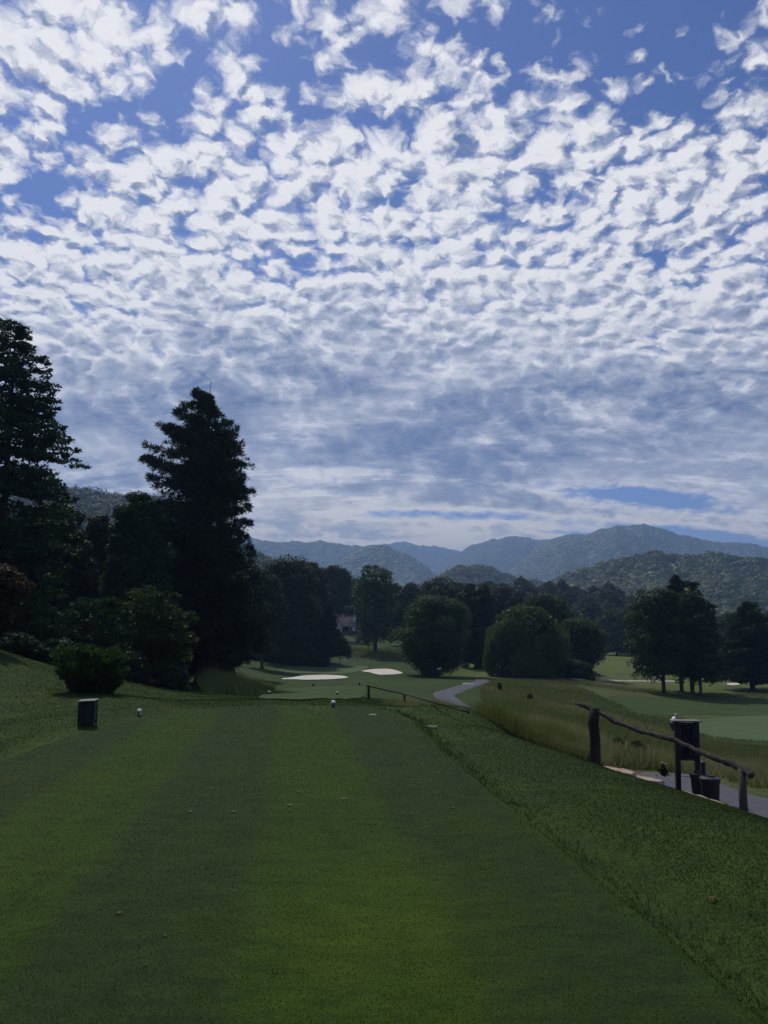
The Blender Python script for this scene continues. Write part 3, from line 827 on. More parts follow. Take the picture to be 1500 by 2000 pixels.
# ---- middle distance, left of the house
plant_tree('broadleaf_tree', 'tall dark tree with the highest crown left of the house', 560, 1278, 112,
           [(1083, 548, 572), (1100, 524, 600), (1130, 512, 622), (1170, 505, 632), (1210, 506, 630), (1255, 510, 620), (1270, 520, 600)], seed=81, trunk_r=.26, leaf=.13, nclump=170, per=180, mat=M_LEAFD)
plant_tree('broadleaf_tree', 'dark tree with a bare lower trunk just left of the house', 604, 1275, 122,
           [(1098, 592, 616), (1115, 575, 632), (1150, 566, 646), (1190, 566, 650), (1240, 572, 645), (1262, 580, 630)], seed=82, trunk_r=.22, leaf=.13, nclump=150, per=170, mat=M_LEAFD)
plant_tree('broadleaf_tree', 'dark tree between the tall grass bank and the tall dark tree', 512, 1282, 98,
           [(1112, 500, 524), (1135, 482, 545), (1180, 474, 555), (1230, 474, 552), (1270, 485, 540)], seed=83, trunk_r=.2, leaf=.13, nclump=130, per=170, mat=M_LEAF)
plant_tree('cedar_tree', 'narrow dark evergreen in front of the house', 642, 1282, 118,
           [(1185, 638, 646), (1205, 632, 652), (1230, 627, 656), (1255, 624, 661), (1275, 622, 668)], 'branch', 84, .12, whorl=.5, nb=8, rise=.3, tuft=.35, needles=30, nlen=.18, nwid=.4, mat=M_LEAFD, step=.4, up=.9)
plant_tree('bush', 'dark bush at the right foot of the narrow evergreen', 664, 1284, 116,
           [(1243, 655, 672), (1255, 646, 682), (1270, 642, 688), (1282, 644, 686)], seed=85, trunk_r=.05, leaf=.10, nclump=60, per=110, mat=M_LEAFD, cat='bush')
plant_tree('broadleaf_tree', 'tall leafy tree with a straight trunk right of the house', 733, 1272, 138,
           [(1104, 706, 722), (1112, 702, 760), (1135, 692, 772), (1165, 686, 778), (1195, 688, 780), (1220, 690, 776), (1240, 698, 760), (1250, 705, 750)], seed=86, trunk_r=.36, leaf=.14, nclump=105, per=170, mat=M_LEAF, flat=.7, rough=.7, inner=.12)
plant_tree('dogwood_tree', 'small spreading tree with flat branches beside the straight trunk', 719, 1274, 134,
           [(1238, 700, 735), (1247, 692, 742), (1255, 696, 736)], seed=87, trunk_r=.06, leaf=.12, nclump=26, per=40, flat=.3, mat=M_LEAF, inner=.05)
plant_tree('broadleaf_tree', 'dark tree crown behind the narrow evergreen', 655, 1262, 178,
           [(1105, 640, 665), (1130, 622, 690), (1165, 615, 696), (1195, 615, 700), (1200, 620, 690)], seed=88, trunk_r=.2, leaf=.2, nclump=110, per=110, mat=M_LEAFD)
# ---- round tree, willow and the row behind
plant_tree('maple_tree', 'very round dense tree right of the sand bunkers', 850, 1324, 96,
           [(1166, 832, 868), (1178, 806, 893), (1195, 788, 908), (1215, 779, 916), (1240, 776, 921), (1265, 780, 920), (1285, 790, 912), (1300, 804, 898), (1312, 826, 876)], seed=91, trunk_r=.26, leaf=.11, nclump=95, per=300, mat=M_LEAF, rc=(.18, .34), inner=.35, rough=.30)
plant_tree('willow_tree', 'wide weeping willow right of the cart path bend', 1030, 1336, 97,
           [(1180, 1010, 1045), (1190, 985, 1070), (1205, 965, 1090), (1230, 952, 1103), (1260, 946, 1110), (1290, 944, 1108), (1318, 950, 1106), (1332, 962, 1100)], 'willow', 92, .4, nstrand=1500)
plant_tree('broadleaf_tree', 'dark narrow tree in the gap between the round tree and the willow', 930, 1322, 116,
           [(1140, 905, 945), (1160, 890, 965), (1200, 885, 972), (1250, 890, 965), (1310, 895, 962)], seed=93, trunk_r=.25, leaf=.15, nclump=120, per=150, mat=M_LEAFD)
plant_tree('broadleaf_tree', 'yellow green crown rising behind the right shoulder of the willow', 1075, 1320, 118,
           [(1160, 1050, 1095), (1175, 1035, 1115), (1200, 1030, 1130), (1250, 1035, 1132), (1310, 1040, 1130)], seed=94, trunk_r=.25, leaf=.14, nclump=120, per=150, mat=M_LEAF)
plant_tree('broadleaf_tree', 'tree with an arching lower right branch right of the willow', 1130, 1338, 103,
           [(1208, 1115, 1160), (1220, 1100, 1178), (1240, 1098, 1186), (1262, 1098, 1190), (1280, 1096, 1182), (1300, 1092, 1155), (1325, 1090, 1145)], seed=95, trunk_r=.25, leaf=.12, nclump=130, per=160, mat=M_LEAF)
plant_tree('bush', 'low dark bush at the right foot of the willow', 1122, 1342, 98,
           [(1290, 1100, 1140), (1305, 1085, 1158), (1322, 1080, 1166), (1340, 1082, 1165)], seed=96, trunk_r=.05, leaf=.10, nclump=90, per=130, mat=M_LEAFD, cat='bush')
plant_tree('broadleaf_tree', 'dark tree crown directly above and behind the round tree', 868, 1310, 150,
           [(1128, 850, 885), (1145, 820, 905), (1180, 810, 915), (1300, 815, 910)], seed=97, trunk_r=.25, leaf=.17, nclump=110, per=120, mat=M_LEAFD)
plant_tree('broadleaf_tree', 'dark crown between the leafy straight trunked tree and the round tree', 795, 1262, 165,
           [(1138, 780, 810), (1155, 762, 825), (1190, 755, 832), (1255, 760, 828)], seed=98, trunk_r=.25, leaf=.19, nclump=110, per=120, mat=M_LEAFD)
plant_tree('broadleaf_tree', 'dark crown behind the left shoulder of the willow', 985, 1318, 140,
           [(1148, 970, 1005), (1165, 950, 1025), (1200, 945, 1030), (1310, 950, 1025)], seed=99, trunk_r=.25, leaf=.17, nclump=110, per=120, mat=M_LEAFD)
plant_tree('broadleaf_tree', 'tree behind the arching branch at the field edge', 1205, 1283, 190,
           [(1188, 1190, 1220), (1205, 1165, 1240), (1235, 1155, 1255), (1278, 1160, 1250)], seed=100, trunk_r=.25, leaf=.2, nclump=100, per=120, mat=M_LEAF)
# ---- the group standing in the field
plant_tree('broadleaf_tree', 'leftmost tree of the field group with its own bare trunk', 1297, 1357, 86,
           [(1150, 1262, 1300), (1162, 1240, 1322), (1190, 1232, 1335), (1225, 1226, 1345), (1260, 1222, 1345), (1285, 1232, 1345), (1305, 1228, 1338), (1325, 1236, 1325)], seed=111, trunk_r=.20, leaf=.12, nclump=150, per=150, mat=M_LEAF, rc=(.12, .2))
plant_tree('pine_tree', 'pine with the highest feathery top in the field group', 1332, 1356, 90,
           [(1131, 1326, 1342), (1145, 1308, 1358), (1175, 1296, 1378), (1215, 1290, 1385), (1260, 1290, 1390), (1305, 1295, 1385)], 'branch', 112, .2, whorl=.7, nb=8, rise=.12, tuft=.45, needles=34, nlen=.26, nwid=.22, step=.55, flat=.45, up=.3)
plant_tree('broadleaf_tree', 'dark tree between the pine and the rightmost trunk of the field group', 1353, 1355, 87,
           [(1155, 1340, 1365), (1175, 1325, 1385), (1215, 1318, 1392), (1260, 1316, 1400), (1300, 1318, 1404), (1328, 1328, 1385)], seed=113, trunk_r=.24, leaf=.12, nclump=140, per=150, mat=M_LEAFD)
plant_tree('broadleaf_tree', 'rightmost tree of the field group with low spreading right branches', 1369, 1355, 85,
           [(1195, 1355, 1380), (1225, 1340, 1398), (1260, 1338, 1408), (1290, 1340, 1416), (1310, 1342, 1422), (1324, 1350, 1400)], seed=114, trunk_r=.16, leaf=.12, nclump=110, per=140, mat=M_LEAFD, flat=.45)
plant_tree('cedar_tree', 'layered tree with a forked trunk at the right edge', 1470, 1349, 96,
           [(1178, 1462, 1478), (1200, 1442, 1495), (1225, 1432, 1512), (1250, 1424, 1525), (1275, 1420, 1535), (1300, 1410, 1540), (1318, 1400, 1545), (1328, 1432, 1520)], 'branch', 115, .3, whorl=.6, nb=9, rise=.02, tuft=.5, needles=34, nlen=.2, nwid=.4, mat=M_LEAFD, step=.55, flat=.35, up=.1)
for i, (cx, by, top, w, Y, lb) in enumerate([(1430, 1300, 1190, 60, 165, 'hazy tree between the field group and the right edge tree'),
                                             (1497, 1295, 1195, 90, 175, 'hazy tree behind the right edge tree'),
                                             (1395, 1290, 1240, 70, 200, 'low hazy tree below the far pale roof'),
                                             (1255, 1270, 1165, 80, 210, 'dark tree behind the left side of the field group')]):
    plant_tree('broadleaf_tree', lb, cx, by, Y, [(top, cx - 8, cx + 8), (top + 20, cx - w * .4, cx + w * .4), (top + 55, cx - w * .5, cx + w * .5), (by - 10, cx - w * .45, cx + w * .45)],
               seed=120 + i, trunk_r=.22, leaf=.2, nclump=90, per=110, mat=M_LEAF)

# ---- woods beyond: four kinds of crown, each planted many times
def wood_sources():
    out = []
    for i, (w, h) in enumerate([(4.2, 13), (5.0, 11), (3.6, 14), (4.6, 12)]):
        r = np.random.default_rng(300 + i); ps = [r.uniform(.8, 1.1) for _ in range(5)]
        sil = [(h * .12, w * .6, w * .6), (h * .3, w * ps[0], w * ps[1]), (h * .55, w * ps[2], w * ps[3]), (h * .8, w * .72, w * ps[4] * .7), (h, w * .15, w * .15)]
        root = empty('woodland_tree', (0, 0, 0))
        me, tips, _ = broad_crown(sil, h, r, leaf=.34, nclump=75, per=60, mat=(M_LEAF, M_LEAFD)[i % 2], rc=(.18, .3))
        tm = trunk_mesh('trunk', [(0, 0, 0), (0, 0, h * .4), (.1, 0, h * .8)], [.3, .2, .05], [((0, 0, h * .4), tuple(c), .08) for c in tips[::12]], M_BARK, i)
        link('trunk', tm, root); link('crown', me, root); out.append(root)
    return out
SRC = wood_sources(); used = [False] * 4


# ------------------------------------------------------------------ hills and the woods on them
class Hill:
    def __init__(s, name, Y0, Df, Db, pts, canopy, spur=.85, seed=0, base=None, sk=1.5):
        s.name, s.Y0, s.Df, s.Db, s.c, s.spur, s.seed, s.sk = name, Y0, Df, Db, canopy, spur, seed, sk
        P = [at(px, py, Y0) for px, py in pts]
        s.u = np.array([p[0] / Y0 for p in P]); s.z = np.array([p[2] for p in P]) - canopy
        s.base = base if base is not None else -12
    def top0(s, u):
        t = np.interp(u, s.u, s.z)
        du = .012
        return (t * 2 + np.interp(u - du, s.u, s.z) + np.interp(u + du, s.u, s.z)) / 4
    def top(s, u):
        return s.top0(u) + fbm(u * 60 + s.seed, u * 0 + s.seed, 3) * s.Y0 * .006
    def h(s, x, y):
        u = x / np.maximum(y, 1); v = (y - s.Y0) / np.where(y < s.Y0, s.Df, s.Db)
        zr = s.top(u); L = s.Df
        k = 600 / L
        n = fbm(x / L * 3.2 + s.seed, y / L * 1.3 + s.seed * 3, 5)
        vv = np.clip(np.abs(v), 0, 1)
        shape = 1 - vv ** s.sk
        shape = shape + n * s.spur * 3.0 * vv * (1 - vv)
        return s.base + (zr - s.base) * np.clip(shape, 0, 1.02) + fbm(x / L * 14, y / L * 14, 3) * (zr - s.base) * .05 * vv
    def mesh(s, clearing=None, nu=260, nv=110):
        us = np.linspace(s.u[0], s.u[-1], nu); vs = np.linspace(-1, 1, nv)
        U, Vv = np.meshgrid(us, vs); Y = s.Y0 + np.where(Vv < 0, Vv * s.Df, Vv * s.Db); X = U * Y
        Z = s.h(X, Y)
        V = np.stack([X, Y, Z], -1).reshape(-1, 3)
        i = np.arange(nv - 1)[:, None] * nu + np.arange(nu - 1)[None]
        F = np.stack([i, i + 1, i + 1 + nu, i + nu], -1).reshape(-1, 4)
        me = mesh_np(s.name, V, F, M_GROUND, smooth=True)
        col = np.tile([.030, .045, .016, 1.0], (len(V), 1))
        if clearing is not None: col[clearing(V[:, 0], V[:, 1])] = [.17, .23, .08, 1]
        ca = me.color_attributes.new('zone', 'FLOAT_COLOR', 'POINT'); ca.data.foreach_set('color', col.astype(np.float32).ravel())
        return tag(link(s.name, me), kind='structure')
    def forest(s, n, R_, per, leaf, seed, urange, clearing=None, vr=(-1, .12), mat=None, label=None, hgt=1.0, floor=-9):
        """many crowns, each a lumpy dome of leaf clusters, merged as one wood"""
        r = np.random.default_rng(seed); mat = mat or M_FAR
        u = r.uniform(urange[0], urange[1], n); v = r.uniform(vr[0], vr[1], n)
        y = s.Y0 + np.where(v < 0, v * s.Df, v * s.Db); x = u * y
        keep = s.h(x, y) > floor
        if clearing is not None: keep &= ~clearing(x, y)
        x, y = x[keep], y[keep]; n = len(x); z = s.h(x, y)
        R1 = R_ * r.uniform(.65, 1.35, n); sh = np.clip(r.normal(.38, .27, n) + fbm(x / 90, y / 90) * 1.1, 0, 1)
        hh = s.c * r.uniform(.55, 1.0, n) * hgt
        if per == 0:                          # far away: faceted crowns
            t = (1 + 5 ** .5) / 2
            iv = unit(np.array([(-1, t, 0), (1, t, 0), (-1, -t, 0), (1, -t, 0), (0, -1, t), (0, 1, t), (0, -1, -t), (0, 1, -t), (t, 0, -1), (t, 0, 1), (-t, 0, -1), (-t, 0, 1)], float))
            fc = np.array([(0, 11, 5), (0, 5, 1), (0, 1, 7), (0, 7, 10), (0, 10, 11), (1, 5, 9), (5, 11, 4), (11, 10, 2), (10, 7, 6), (7, 1, 8), (3, 9, 4), (3, 4, 2), (3, 2, 6), (3, 6, 8), (3, 8, 9), (4, 9, 5), (2, 4, 11), (6, 2, 10), (8, 6, 7), (9, 8, 1)])
            V = iv[None] * r.uniform(.75, 1.25, (n, 12, 1)) * np.stack([R1, R1, hh * .55], -1)[:, None] + np.stack([x, y, z + hh * .45], -1)[:, None]
            F = fc[None] + (np.arange(n) * 12)[:, None, None]
            me = mesh_np('forest', V.reshape(-1, 3), F.reshape(-1, 3), mat, np.repeat(sh, 20) + r.uniform(-.12, .12, n * 20), smooth=False)
        else:
            d = r.normal(size=(n, per, 3)); d[..., 2] = np.abs(d[..., 2]) * .9 - .15; d = unit(d)
            lob = 1 + .22 * np.sin(d[..., 0] * 5 + r.uniform(0, 6, (n, 1))) * np.sin(d[..., 1] * 5 + r.uniform(0, 6, (n, 1))) + r.uniform(-.13, .1, (n, per))
            p = d * lob[..., None] * np.stack([R1, R1, hh * .5], -1)[:, None] + np.stack([x, y, z + hh * .5], -1)[:, None]
            nn = unit(d + r.normal(size=d.shape) * .22)
            q = leaf_quads(p.reshape(-1, 3), nn.reshape(-1, 3), leaf, r, .75)
            me = mesh_np('forest', q.reshape(-1, 3), np.arange(len(q) * 4).reshape(-1, 4), mat, np.clip(np.repeat(sh, per) + r.normal(size=n * per) * .1, 0, 1))
        o = link('forest', me); tag(o, label, 'forest', kind='stuff'); return o


U = lambda px: (px - 750) / 1500 / (CP)       # column to x/y, near enough for far things
mtn = [
    # name, Y0, front, back, ridge tops
    Hill('far_ridge', 4200, 900, 500, [(250, 1075), (600, 1085), (740, 1068), (800, 1064), (850, 1068), (900, 1078), (1000, 1090), (1200, 1100)], 8, seed=5),
    Hill('far_mountain', 3400, 900, 500, [(760, 1150), (850, 1108), (900, 1076), (940, 1062), (965, 1055), (1000, 1051), (1030, 1049), (1060, 1056), (1090, 1062), (1300, 1090), (1700, 1110)], 8, seed=9),
    Hill('left_far_mountain', 2700, 650, 400, [(100, 1060), (300, 1045), (440, 1040), (490, 1052), (520, 1058), (560, 1057), (600, 1060), (640, 1062), (690, 1066), (720, 1074), (760, 1100), (860, 1150)], 8, seed=2),
    Hill('cone_mountain', 2100, 480, 350, [(560, 1165), (610, 1140), (650, 1112), (680, 1090), (705, 1074), (730, 1068), (755, 1071), (785, 1082), (815, 1102), (845, 1122), (880, 1150)], 8, seed=4, sk=1.25),
    Hill('main_mountain', 2500, 800, 500, [(900, 1200), (980, 1128), (1020, 1096), (1060, 1066), (1090, 1050), (1110, 1043), (1130, 1045), (1145, 1048), (1160, 1042), (1185, 1034), (1205, 1028), (1225, 1030), (1240, 1028), (1255, 1025), (1270, 1030), (1300, 1040), (1340, 1050), (1400, 1060), (1440, 1060), (1480, 1066), (1500, 1076), (1560, 1085), (1700, 1100)], 8, seed=7, sk=1.2),
]
for i, hl in enumerate(mtn):
    hl.mesh(nu=200, nv=80)
    rngs = [(U(700), U(960)), (U(820), U(1150)), (U(440), U(880)), (U(600), U(880)), (U(940), U(1560))][i]
    nn_ = [9000, 16000, 20000, 12000, 30000][i]
    lab = ['hazy wooded far ridge in the dip between the mountains', 'hazy blue woods on the mountain with the mast, right of the dip',
           'woods on the long blue ridge just right of the pine', 'woods on the cone shaped blue hill', 'dark blue woods on the highest mountain at right'][i]
    hl.forest(nn_, 9.0 if i > 2 else 8.0, 0, 0, 500 + i, rngs, vr=(-.8, .08), label=lab, floor=-5, hgt=1.7)

def clear_f(x, y):
    """open grassy breaks running up the wooded hill"""
    u = x / y; a = (u - U(1330)) ; v = (y - 760) / 260
    c1 = np.abs(a + (v + .25) * .035 + .010) < .016 + .006 * np.sin(v * 9)
    c2 = (np.abs(u - U(1290)) < .018) & (np.abs(v + .72) < .07)
    return (c1 & (v > -.75) & (v < -.02)) | c2
hillF = Hill('wooded_hill', 760, 300, 200, [(1000, 1170), (1060, 1140), (1100, 1118), (1140, 1106), (1180, 1094), (1230, 1084), (1270, 1074), (1300, 1073), (1335, 1082), (1350, 1086), (1370, 1078), (1395, 1077), (1440, 1083), (1480, 1089), (1560, 1092), (1700, 1100), (1900, 1110)], 11, seed=12, sk=1.25)
hillF.mesh(clear_f)
hillF.forest(2500, 6.2, 150, 1.25, 601, (U(1060), U(1560)), clear_f, label='bright green wooded hill at right below the highest mountain')
hillG = Hill('low_wooded_hill', 900, 200, 150, [(800, 1150), (850, 1130), (880, 1113), (905, 1106), (930, 1103), (960, 1110), (1000, 1122), (1040, 1130), (1100, 1140), (1200, 1150)], 10, seed=14)
hillG.mesh(nu=120, nv=60)
hillG.forest(1500, 5.0, 90, 1.1, 602, (U(830), U(1100)), label='small wooded rise in the centre below the blue mountains')
hillI = Hill('left_wooded_hill', 520, 220, 150, [(-500, 900), (-200, 915), (60, 935), (135, 948), (180, 949), (230, 962), (300, 974), (400, 1018), (480, 1062), (540, 1086), (600, 1102), (680, 1122), (760, 1150), (860, 1180)], 11, seed=16, sk=1.3)
hillI.mesh()
hillI.forest(3000, 4.6, 170, .62, 603, (U(-80), U(760)), label='dark wooded hillside behind the left trees sloping down to the right', mat=M_LEAF)
hillH = Hill('near_wooded_ridge', 340, 110, 120, [(300, 1120), (480, 1112), (560, 1105), (640, 1110), (700, 1125), (760, 1132), (840, 1142), (900, 1142), (1000, 1132), (1100, 1137), (1200, 1147), (1235, 1170), (1300, 1210), (1400, 1225), (1600, 1220)], 12, seed=18, sk=1.3)
hillH.mesh(nu=160, nv=60)


def surf(x, y):
    g = gz(x, y)
    for hl in (hillH, hillI, hillF):
        if hl.Y0 - hl.Df < y < hl.Y0 + hl.Db and hl.u[0] < x / y < hl.u[-1]: g = max(g, float(hl.h(np.array([x]), np.array([y]))[0]))
    return g


def plant_wood(n, box, label, group, seed, Yr, size=(.8, 1.15)):
    r = random.Random(seed)
    for i in range(n):
        Y = Yr[0] + (Yr[1] - Yr[0]) * (i + r.random()) / n
        x = at(r.uniform(*box), 1200, Y)[0]; s = r.uniform(*size); k = i % 4
        loc = (x, Y, surf(x, Y) - .4)
        sc_ = (s * r.uniform(.9, 1.25), s * r.uniform(.9, 1.25), s)
        if not used[k]:
            used[k] = True; o = SRC[k]; o.location = loc; o.scale = sc_; o.rotation_euler = (0, 0, r.uniform(0, 6)); tag(o, label, 'tree', group)
        else: copy_tree(SRC[k], loc, sc_, r.uniform(0, 6), label, group)
plant_wood(150, (560, 1290), 'rounded tree in the dark wooded ridge across the middle distance', 'trees on the dark wooded ridge', 71, (232, 348))
plant_wood(34, (420, 700), 'tree in the dark wood behind the house', 'trees in the dark wood behind the house', 72, (212, 262))
plant_wood(24, (1180, 1520), 'tree along the valley edge below the wooded hill', 'trees along the valley edge', 73, (255, 400), (.6, .9))

# masts on the far ridge and summit towers
def mast(px, py_top, py_base, Y, label):
    b = at(px, py_base, Y); t = at(px, py_top, Y)
    root = empty('radio_mast', (b[0], b[1], b[2] - 6)); tag(root, label, 'mast', None)
    h = t[2] - b[2] + 6
    m = MB()
    for a in range(3):
        m.tube([(1.6 * math.cos(a * 2.09), 1.6 * math.sin(a * 2.09), 0), (.5 * math.cos(a * 2.09), .5 * math.sin(a * 2.09), h)], .35, 5)
    for z in np.arange(4, h, 5): m.box((0, 0, z), (2.2, 2.2, .3))
    m.build('lattice', M_STEEL, root); MB().tube([(0, 0, h), (0, 0, h + 6)], .3, 5).build('antenna', M_STEEL, root)
M_STEEL = mat_plain('galvanised_steel', (.32, .34, .36), .5, .5, .1)
mast(1021, 1040, 1050, 3400, 'thin radio mast on the hazy blue ridge, left one of two')
mast(1034, 1044, 1050, 3400, 'shorter radio mast on the hazy blue ridge, right one of two')


# ------------------------------------------------------------------ built things
M_BLACKPL = mat_plain('black_plastic', (.018, .019, .022), .45, .4, .3, 20, .15, .003)
M_DARKWOOD = mat_plain('dark_stained_wood', (.020, .020, .022), .8, .2, .35, 12, .5, .006, stretch=(1, 1, .25))
M_POSTDARK = mat_plain('dark_post_bark', (.038, .032, .028), .95, .1, .4, 9, 1, .02, stretch=(1, 1, .25))
M_RAIL = mat_plain('dark_weathered_pole', (.060, .054, .045), .95, .1, .5, 14, 1, .02, stretch=(.3, 1, 1))
M_TEAL = mat_plain('dark_teal', (.018, .060, .055), .55, .4, .2, 14, .2, .004)
M_LIDWOOD = mat_plain('pale_worn_board', (.20, .195, .19), .8, .2, .2, 14, .3, .005)
M_WHITE = mat_plain('white_paint', (.80, .79, .76), .5, .4, .06, 20, .1, .003)
M_STONE = mat_plain('flagstone', (.34, .27, .21), .9, .15, .28, 7, .8, .02)
M_PANEL = mat_plain('dark_sign_panel', (.012, .013, .015), .8, .1, .2, 20, .05, .002)
M_ETCH = mat_plain('engraved_grey', (.075, .08, .085), .7, .2, .1, 20, .1, .002)
M_ROOF = mat_plain('brown_shingles', (.085, .072, .072), .9, .1, .25, 5, .4, .03)
M_SIDING = mat_plain('white_siding', (.52, .53, .55), .7, .2, .08, 6, .2, .01)
M_BRICK = mat_plain('dark_brick', (.12, .07, .06), .9, .1, .3, 9, .4, .02)
M_GLASS = mat_plain('window_glass', (.02, .03, .035), .08, .6, .1, 3, 0, .001)
M_SKIN = mat_plain('skin', (.45, .27, .19), .6, .3, .08, 20, .1, .002)
M_SHIRT = mat_plain('white_shirt_cloth', (.78, .78, .80), .85, .1, .05, 12, .2, .004)
M_NAVY = mat_plain('navy_cloth', (.018, .022, .040), .9, .1, .2, 12, .2, .004)
M_CAP = mat_plain('pale_cap_cloth', (.42, .42, .42), .85, .1, .1, 12, .2, .003)
M_DEADLEAF = mat_plain('dead_leaf', (.10, .075, .035), .8, .2, .4, 60, .5, .003)
M_RUST = mat_plain('dark_red_leaves', (.035, .020, .014), .8, .2, .4, 40, .3, .004)
M_PETAL = mat_plain('pale_petals', (.55, .55, .48), .8, .1, .1)
M_TOPYEL = mat_plain('pale_yellow_paint', (.55, .58, .40), .6, .3, .05)


def litter_box():
    x, y, z = hit(170, 1417, 8)
    root = empty('tee_box_bin', (x, y, z), R(9)); tag(root, 'dark square wooden bin with a flat pale lid left of the tee', 'bin')
    s = (y / 11.8); w = .225 * s; d = .24 * s; h = .355 * s
    b = MB()
    b.box((0, -d / 2 + .012, h / 2 + .015), (w - .05, .018, h - .03)); b.box((0, d / 2 - .012, h / 2 + .015), (w - .05, .018, h - .03)); b.box((-w / 2 + .012, 0, h / 2 + .015), (.018, d - .05, h - .03)); b.box((0, 0, .05), (w - .06, d - .06, .02))
    b.build('body', M_DARKWOOD, root, bevel=.002)
    g = MB()
    for k in range(4): g.box((w / 2 - .012, -d / 2 + .052 + k * (d - .10) / 3, h / 2 + .03), (.014, (d - .10) / 3 * .74, h - .08))
    g.build('slat_side', M_TEAL, root, bevel=.002)
    for sx in (-1, 1):
        for sy in (-1, 1): MB().box((sx * (w / 2 - .009), sy * (d / 2 - .009), h / 2), (.026, .026, h)).build('corner_post', M_DARKWOOD, root, bevel=.002)
    MB().box((0, 0, h + .011), (w + .03, d + .035, .012), tilt=Matrix.Rotation(R(-2), 3, 'Y')).build('lid', M_LIDWOOD, root, bevel=.003)
litter_box()


def tee_marker(px, py, r_, h, label, cap=M_WHITE, body=M_TEAL, Ymin=8, grp='tee markers', side=False):  # teal body colour stands for the shadowed face of a white post
    x, y, z = hit(px, py, Ymin)
    root = empty('tee_marker', (x, y, z + .02)); tag(root, label, 'tee marker', grp)
    MB().lathe([(r_ * .8, -.02), (r_ * .82, 0), (r_ * .86, h * .62), (0, h * .62)]).build('body', body, root, smooth=True)
    MB().lathe([(r_ * .88, h * .60), (r_, h * .62), (r_ * 1.02, h * .70), (r_ * .95, h * .80), (r_ * .78, h * .90), (r_ * .5, h * .97), (.001, h)]).build('cap', cap, root, smooth=True)
    if side: MB().box((r_ * .62, -r_ * .55, h * .32), (r_ * .45, r_ * .3, h * .62)).build('lit_side', M_WHITE, root, bevel=.002)  # white strip painted as the lit right side of the post
tee_marker(272, 1399, .037, .105, 'white capped tee marker on the left edge of the tee near the bin', side=True)
tee_marker(651, 1383, .044, .125, 'white capped tee marker at the far centre edge of the tee', body=M_TEAL)
tee_marker(526, 1357, .055, .12, 'small pale marker on the left side of the forward tee', M_TOPYEL, M_DARKWOOD, 17)
tee_marker(659, 1358, .05, .12, 'small pale marker in the middle of the forward tee', M_TOPYEL, M_DARKWOOD, 17)
tee_marker(612, 1340, .075, .15, 'small black marker at the far left edge of the forward tee', M_BLACKPL, M_BLACKPL, 24)
tee_marker(702, 1338, .07, .14, 'small black marker at the far right edge of the forward tee', M_BLACKPL, M_BLACKPL, 24)


def plaque():
    x, y, z = hit(728, 1398, 8)
    root = empty('yardage_plaque', (x, y, z), R(3)); tag(root, 'flat white plaque set in the turf near the far edge of the tee', 'plaque')
    MB().box((0, 0, .006), (.105, .075, .03)).build('stone', M_WHITE, root, bevel=.004)
    MB().box((0, 0, .018), (.125, .10, .012)).build('base', M_STONE, root, bevel=.003)
plaque()


# rough pole handrail by the steps at right
def rail_path(pts, n=26, wob=.02, seed=1):
    rr = random.Random(seed); P = [Vector(p) for p in pts]; out = []
    seg = len(P) - 1
    for i in range(n + 1):
        t = i / n * seg; k = min(int(t), seg - 1); f = t - k
        p = P[k].lerp(P[k + 1], f)
        out.append(p + Vector((rr.uniform(-1, 1), rr.uniform(-1, 1), rr.uniform(-1, 1))) * wob)
    return out


def handrail():
    root = empty('handrail', at(1163, 1490, 12.5)); tag(root, 'rustic bent pole handrail on two posts beside the stone steps', 'handrail')
    o = Vector(root.location)
    def rel(p): return tuple(Vector(p) - o)
    P1 = [(1163, 1495, 12.5), (1164, 1450, 12.5), (1163, 1415, 12.5), (1163, 1384, 12.5)]
    x, y, z = at(1163, 1490, 12.5); g = min(gz(x, y), z) - .15
    top = at(1162, 1382, 12.5)
    MB().tube([rel((x, y, g)), rel((x, y, z)), rel((x + .01, y, z + .35)), rel((x - .015, y, z + .6)), rel((top[0], top[1], top[2] - .005))], [.090, .086, .080, .082, .078], 14, .12, 3).build('post', M_POSTDARK, root, smooth=True)
    x2, y2, _ = at(1452, 1578, 10.2); t2 = at(1449, 1500, 10.2); g2 = gz(x2, y2) - .2
    MB().tube([rel((x2 + .01, y2, g2)), rel((x2, y2, (g2 + t2[2]) / 2)), rel((t2[0], t2[1], t2[2]))], [.052, .050, .050], 12, .12, 5).build('post', M_WOOD, root, smooth=True)
    pts = [(1124, 1373, 12.75), (1160, 1386, 12.5), (1200, 1409, 12.2), (1240, 1424, 11.9), (1280, 1435, 11.6), (1315, 1444, 11.3), (1360, 1466, 10.95), (1400, 1481, 10.6), (1440, 1496, 10.3), (1458, 1505, 10.15), (1470, 1515, 10.0)]
    W = [rel(at(*p)) for p in pts]
    n = 44; path = rail_path(W, n, .007, 4)
    rr = random.Random(5); rad = [(.031 + .011 * (i / n)) * rr.uniform(.84, 1.16) for i in range(n + 1)]
    rad[0] *= .55; rad[-1] = .022; rad[-2] = .045
    m = MB(); m.tube(path, rad, 12, .30, 8)
    m.build('rail', M_RAIL, root, smooth=True)
handrail()


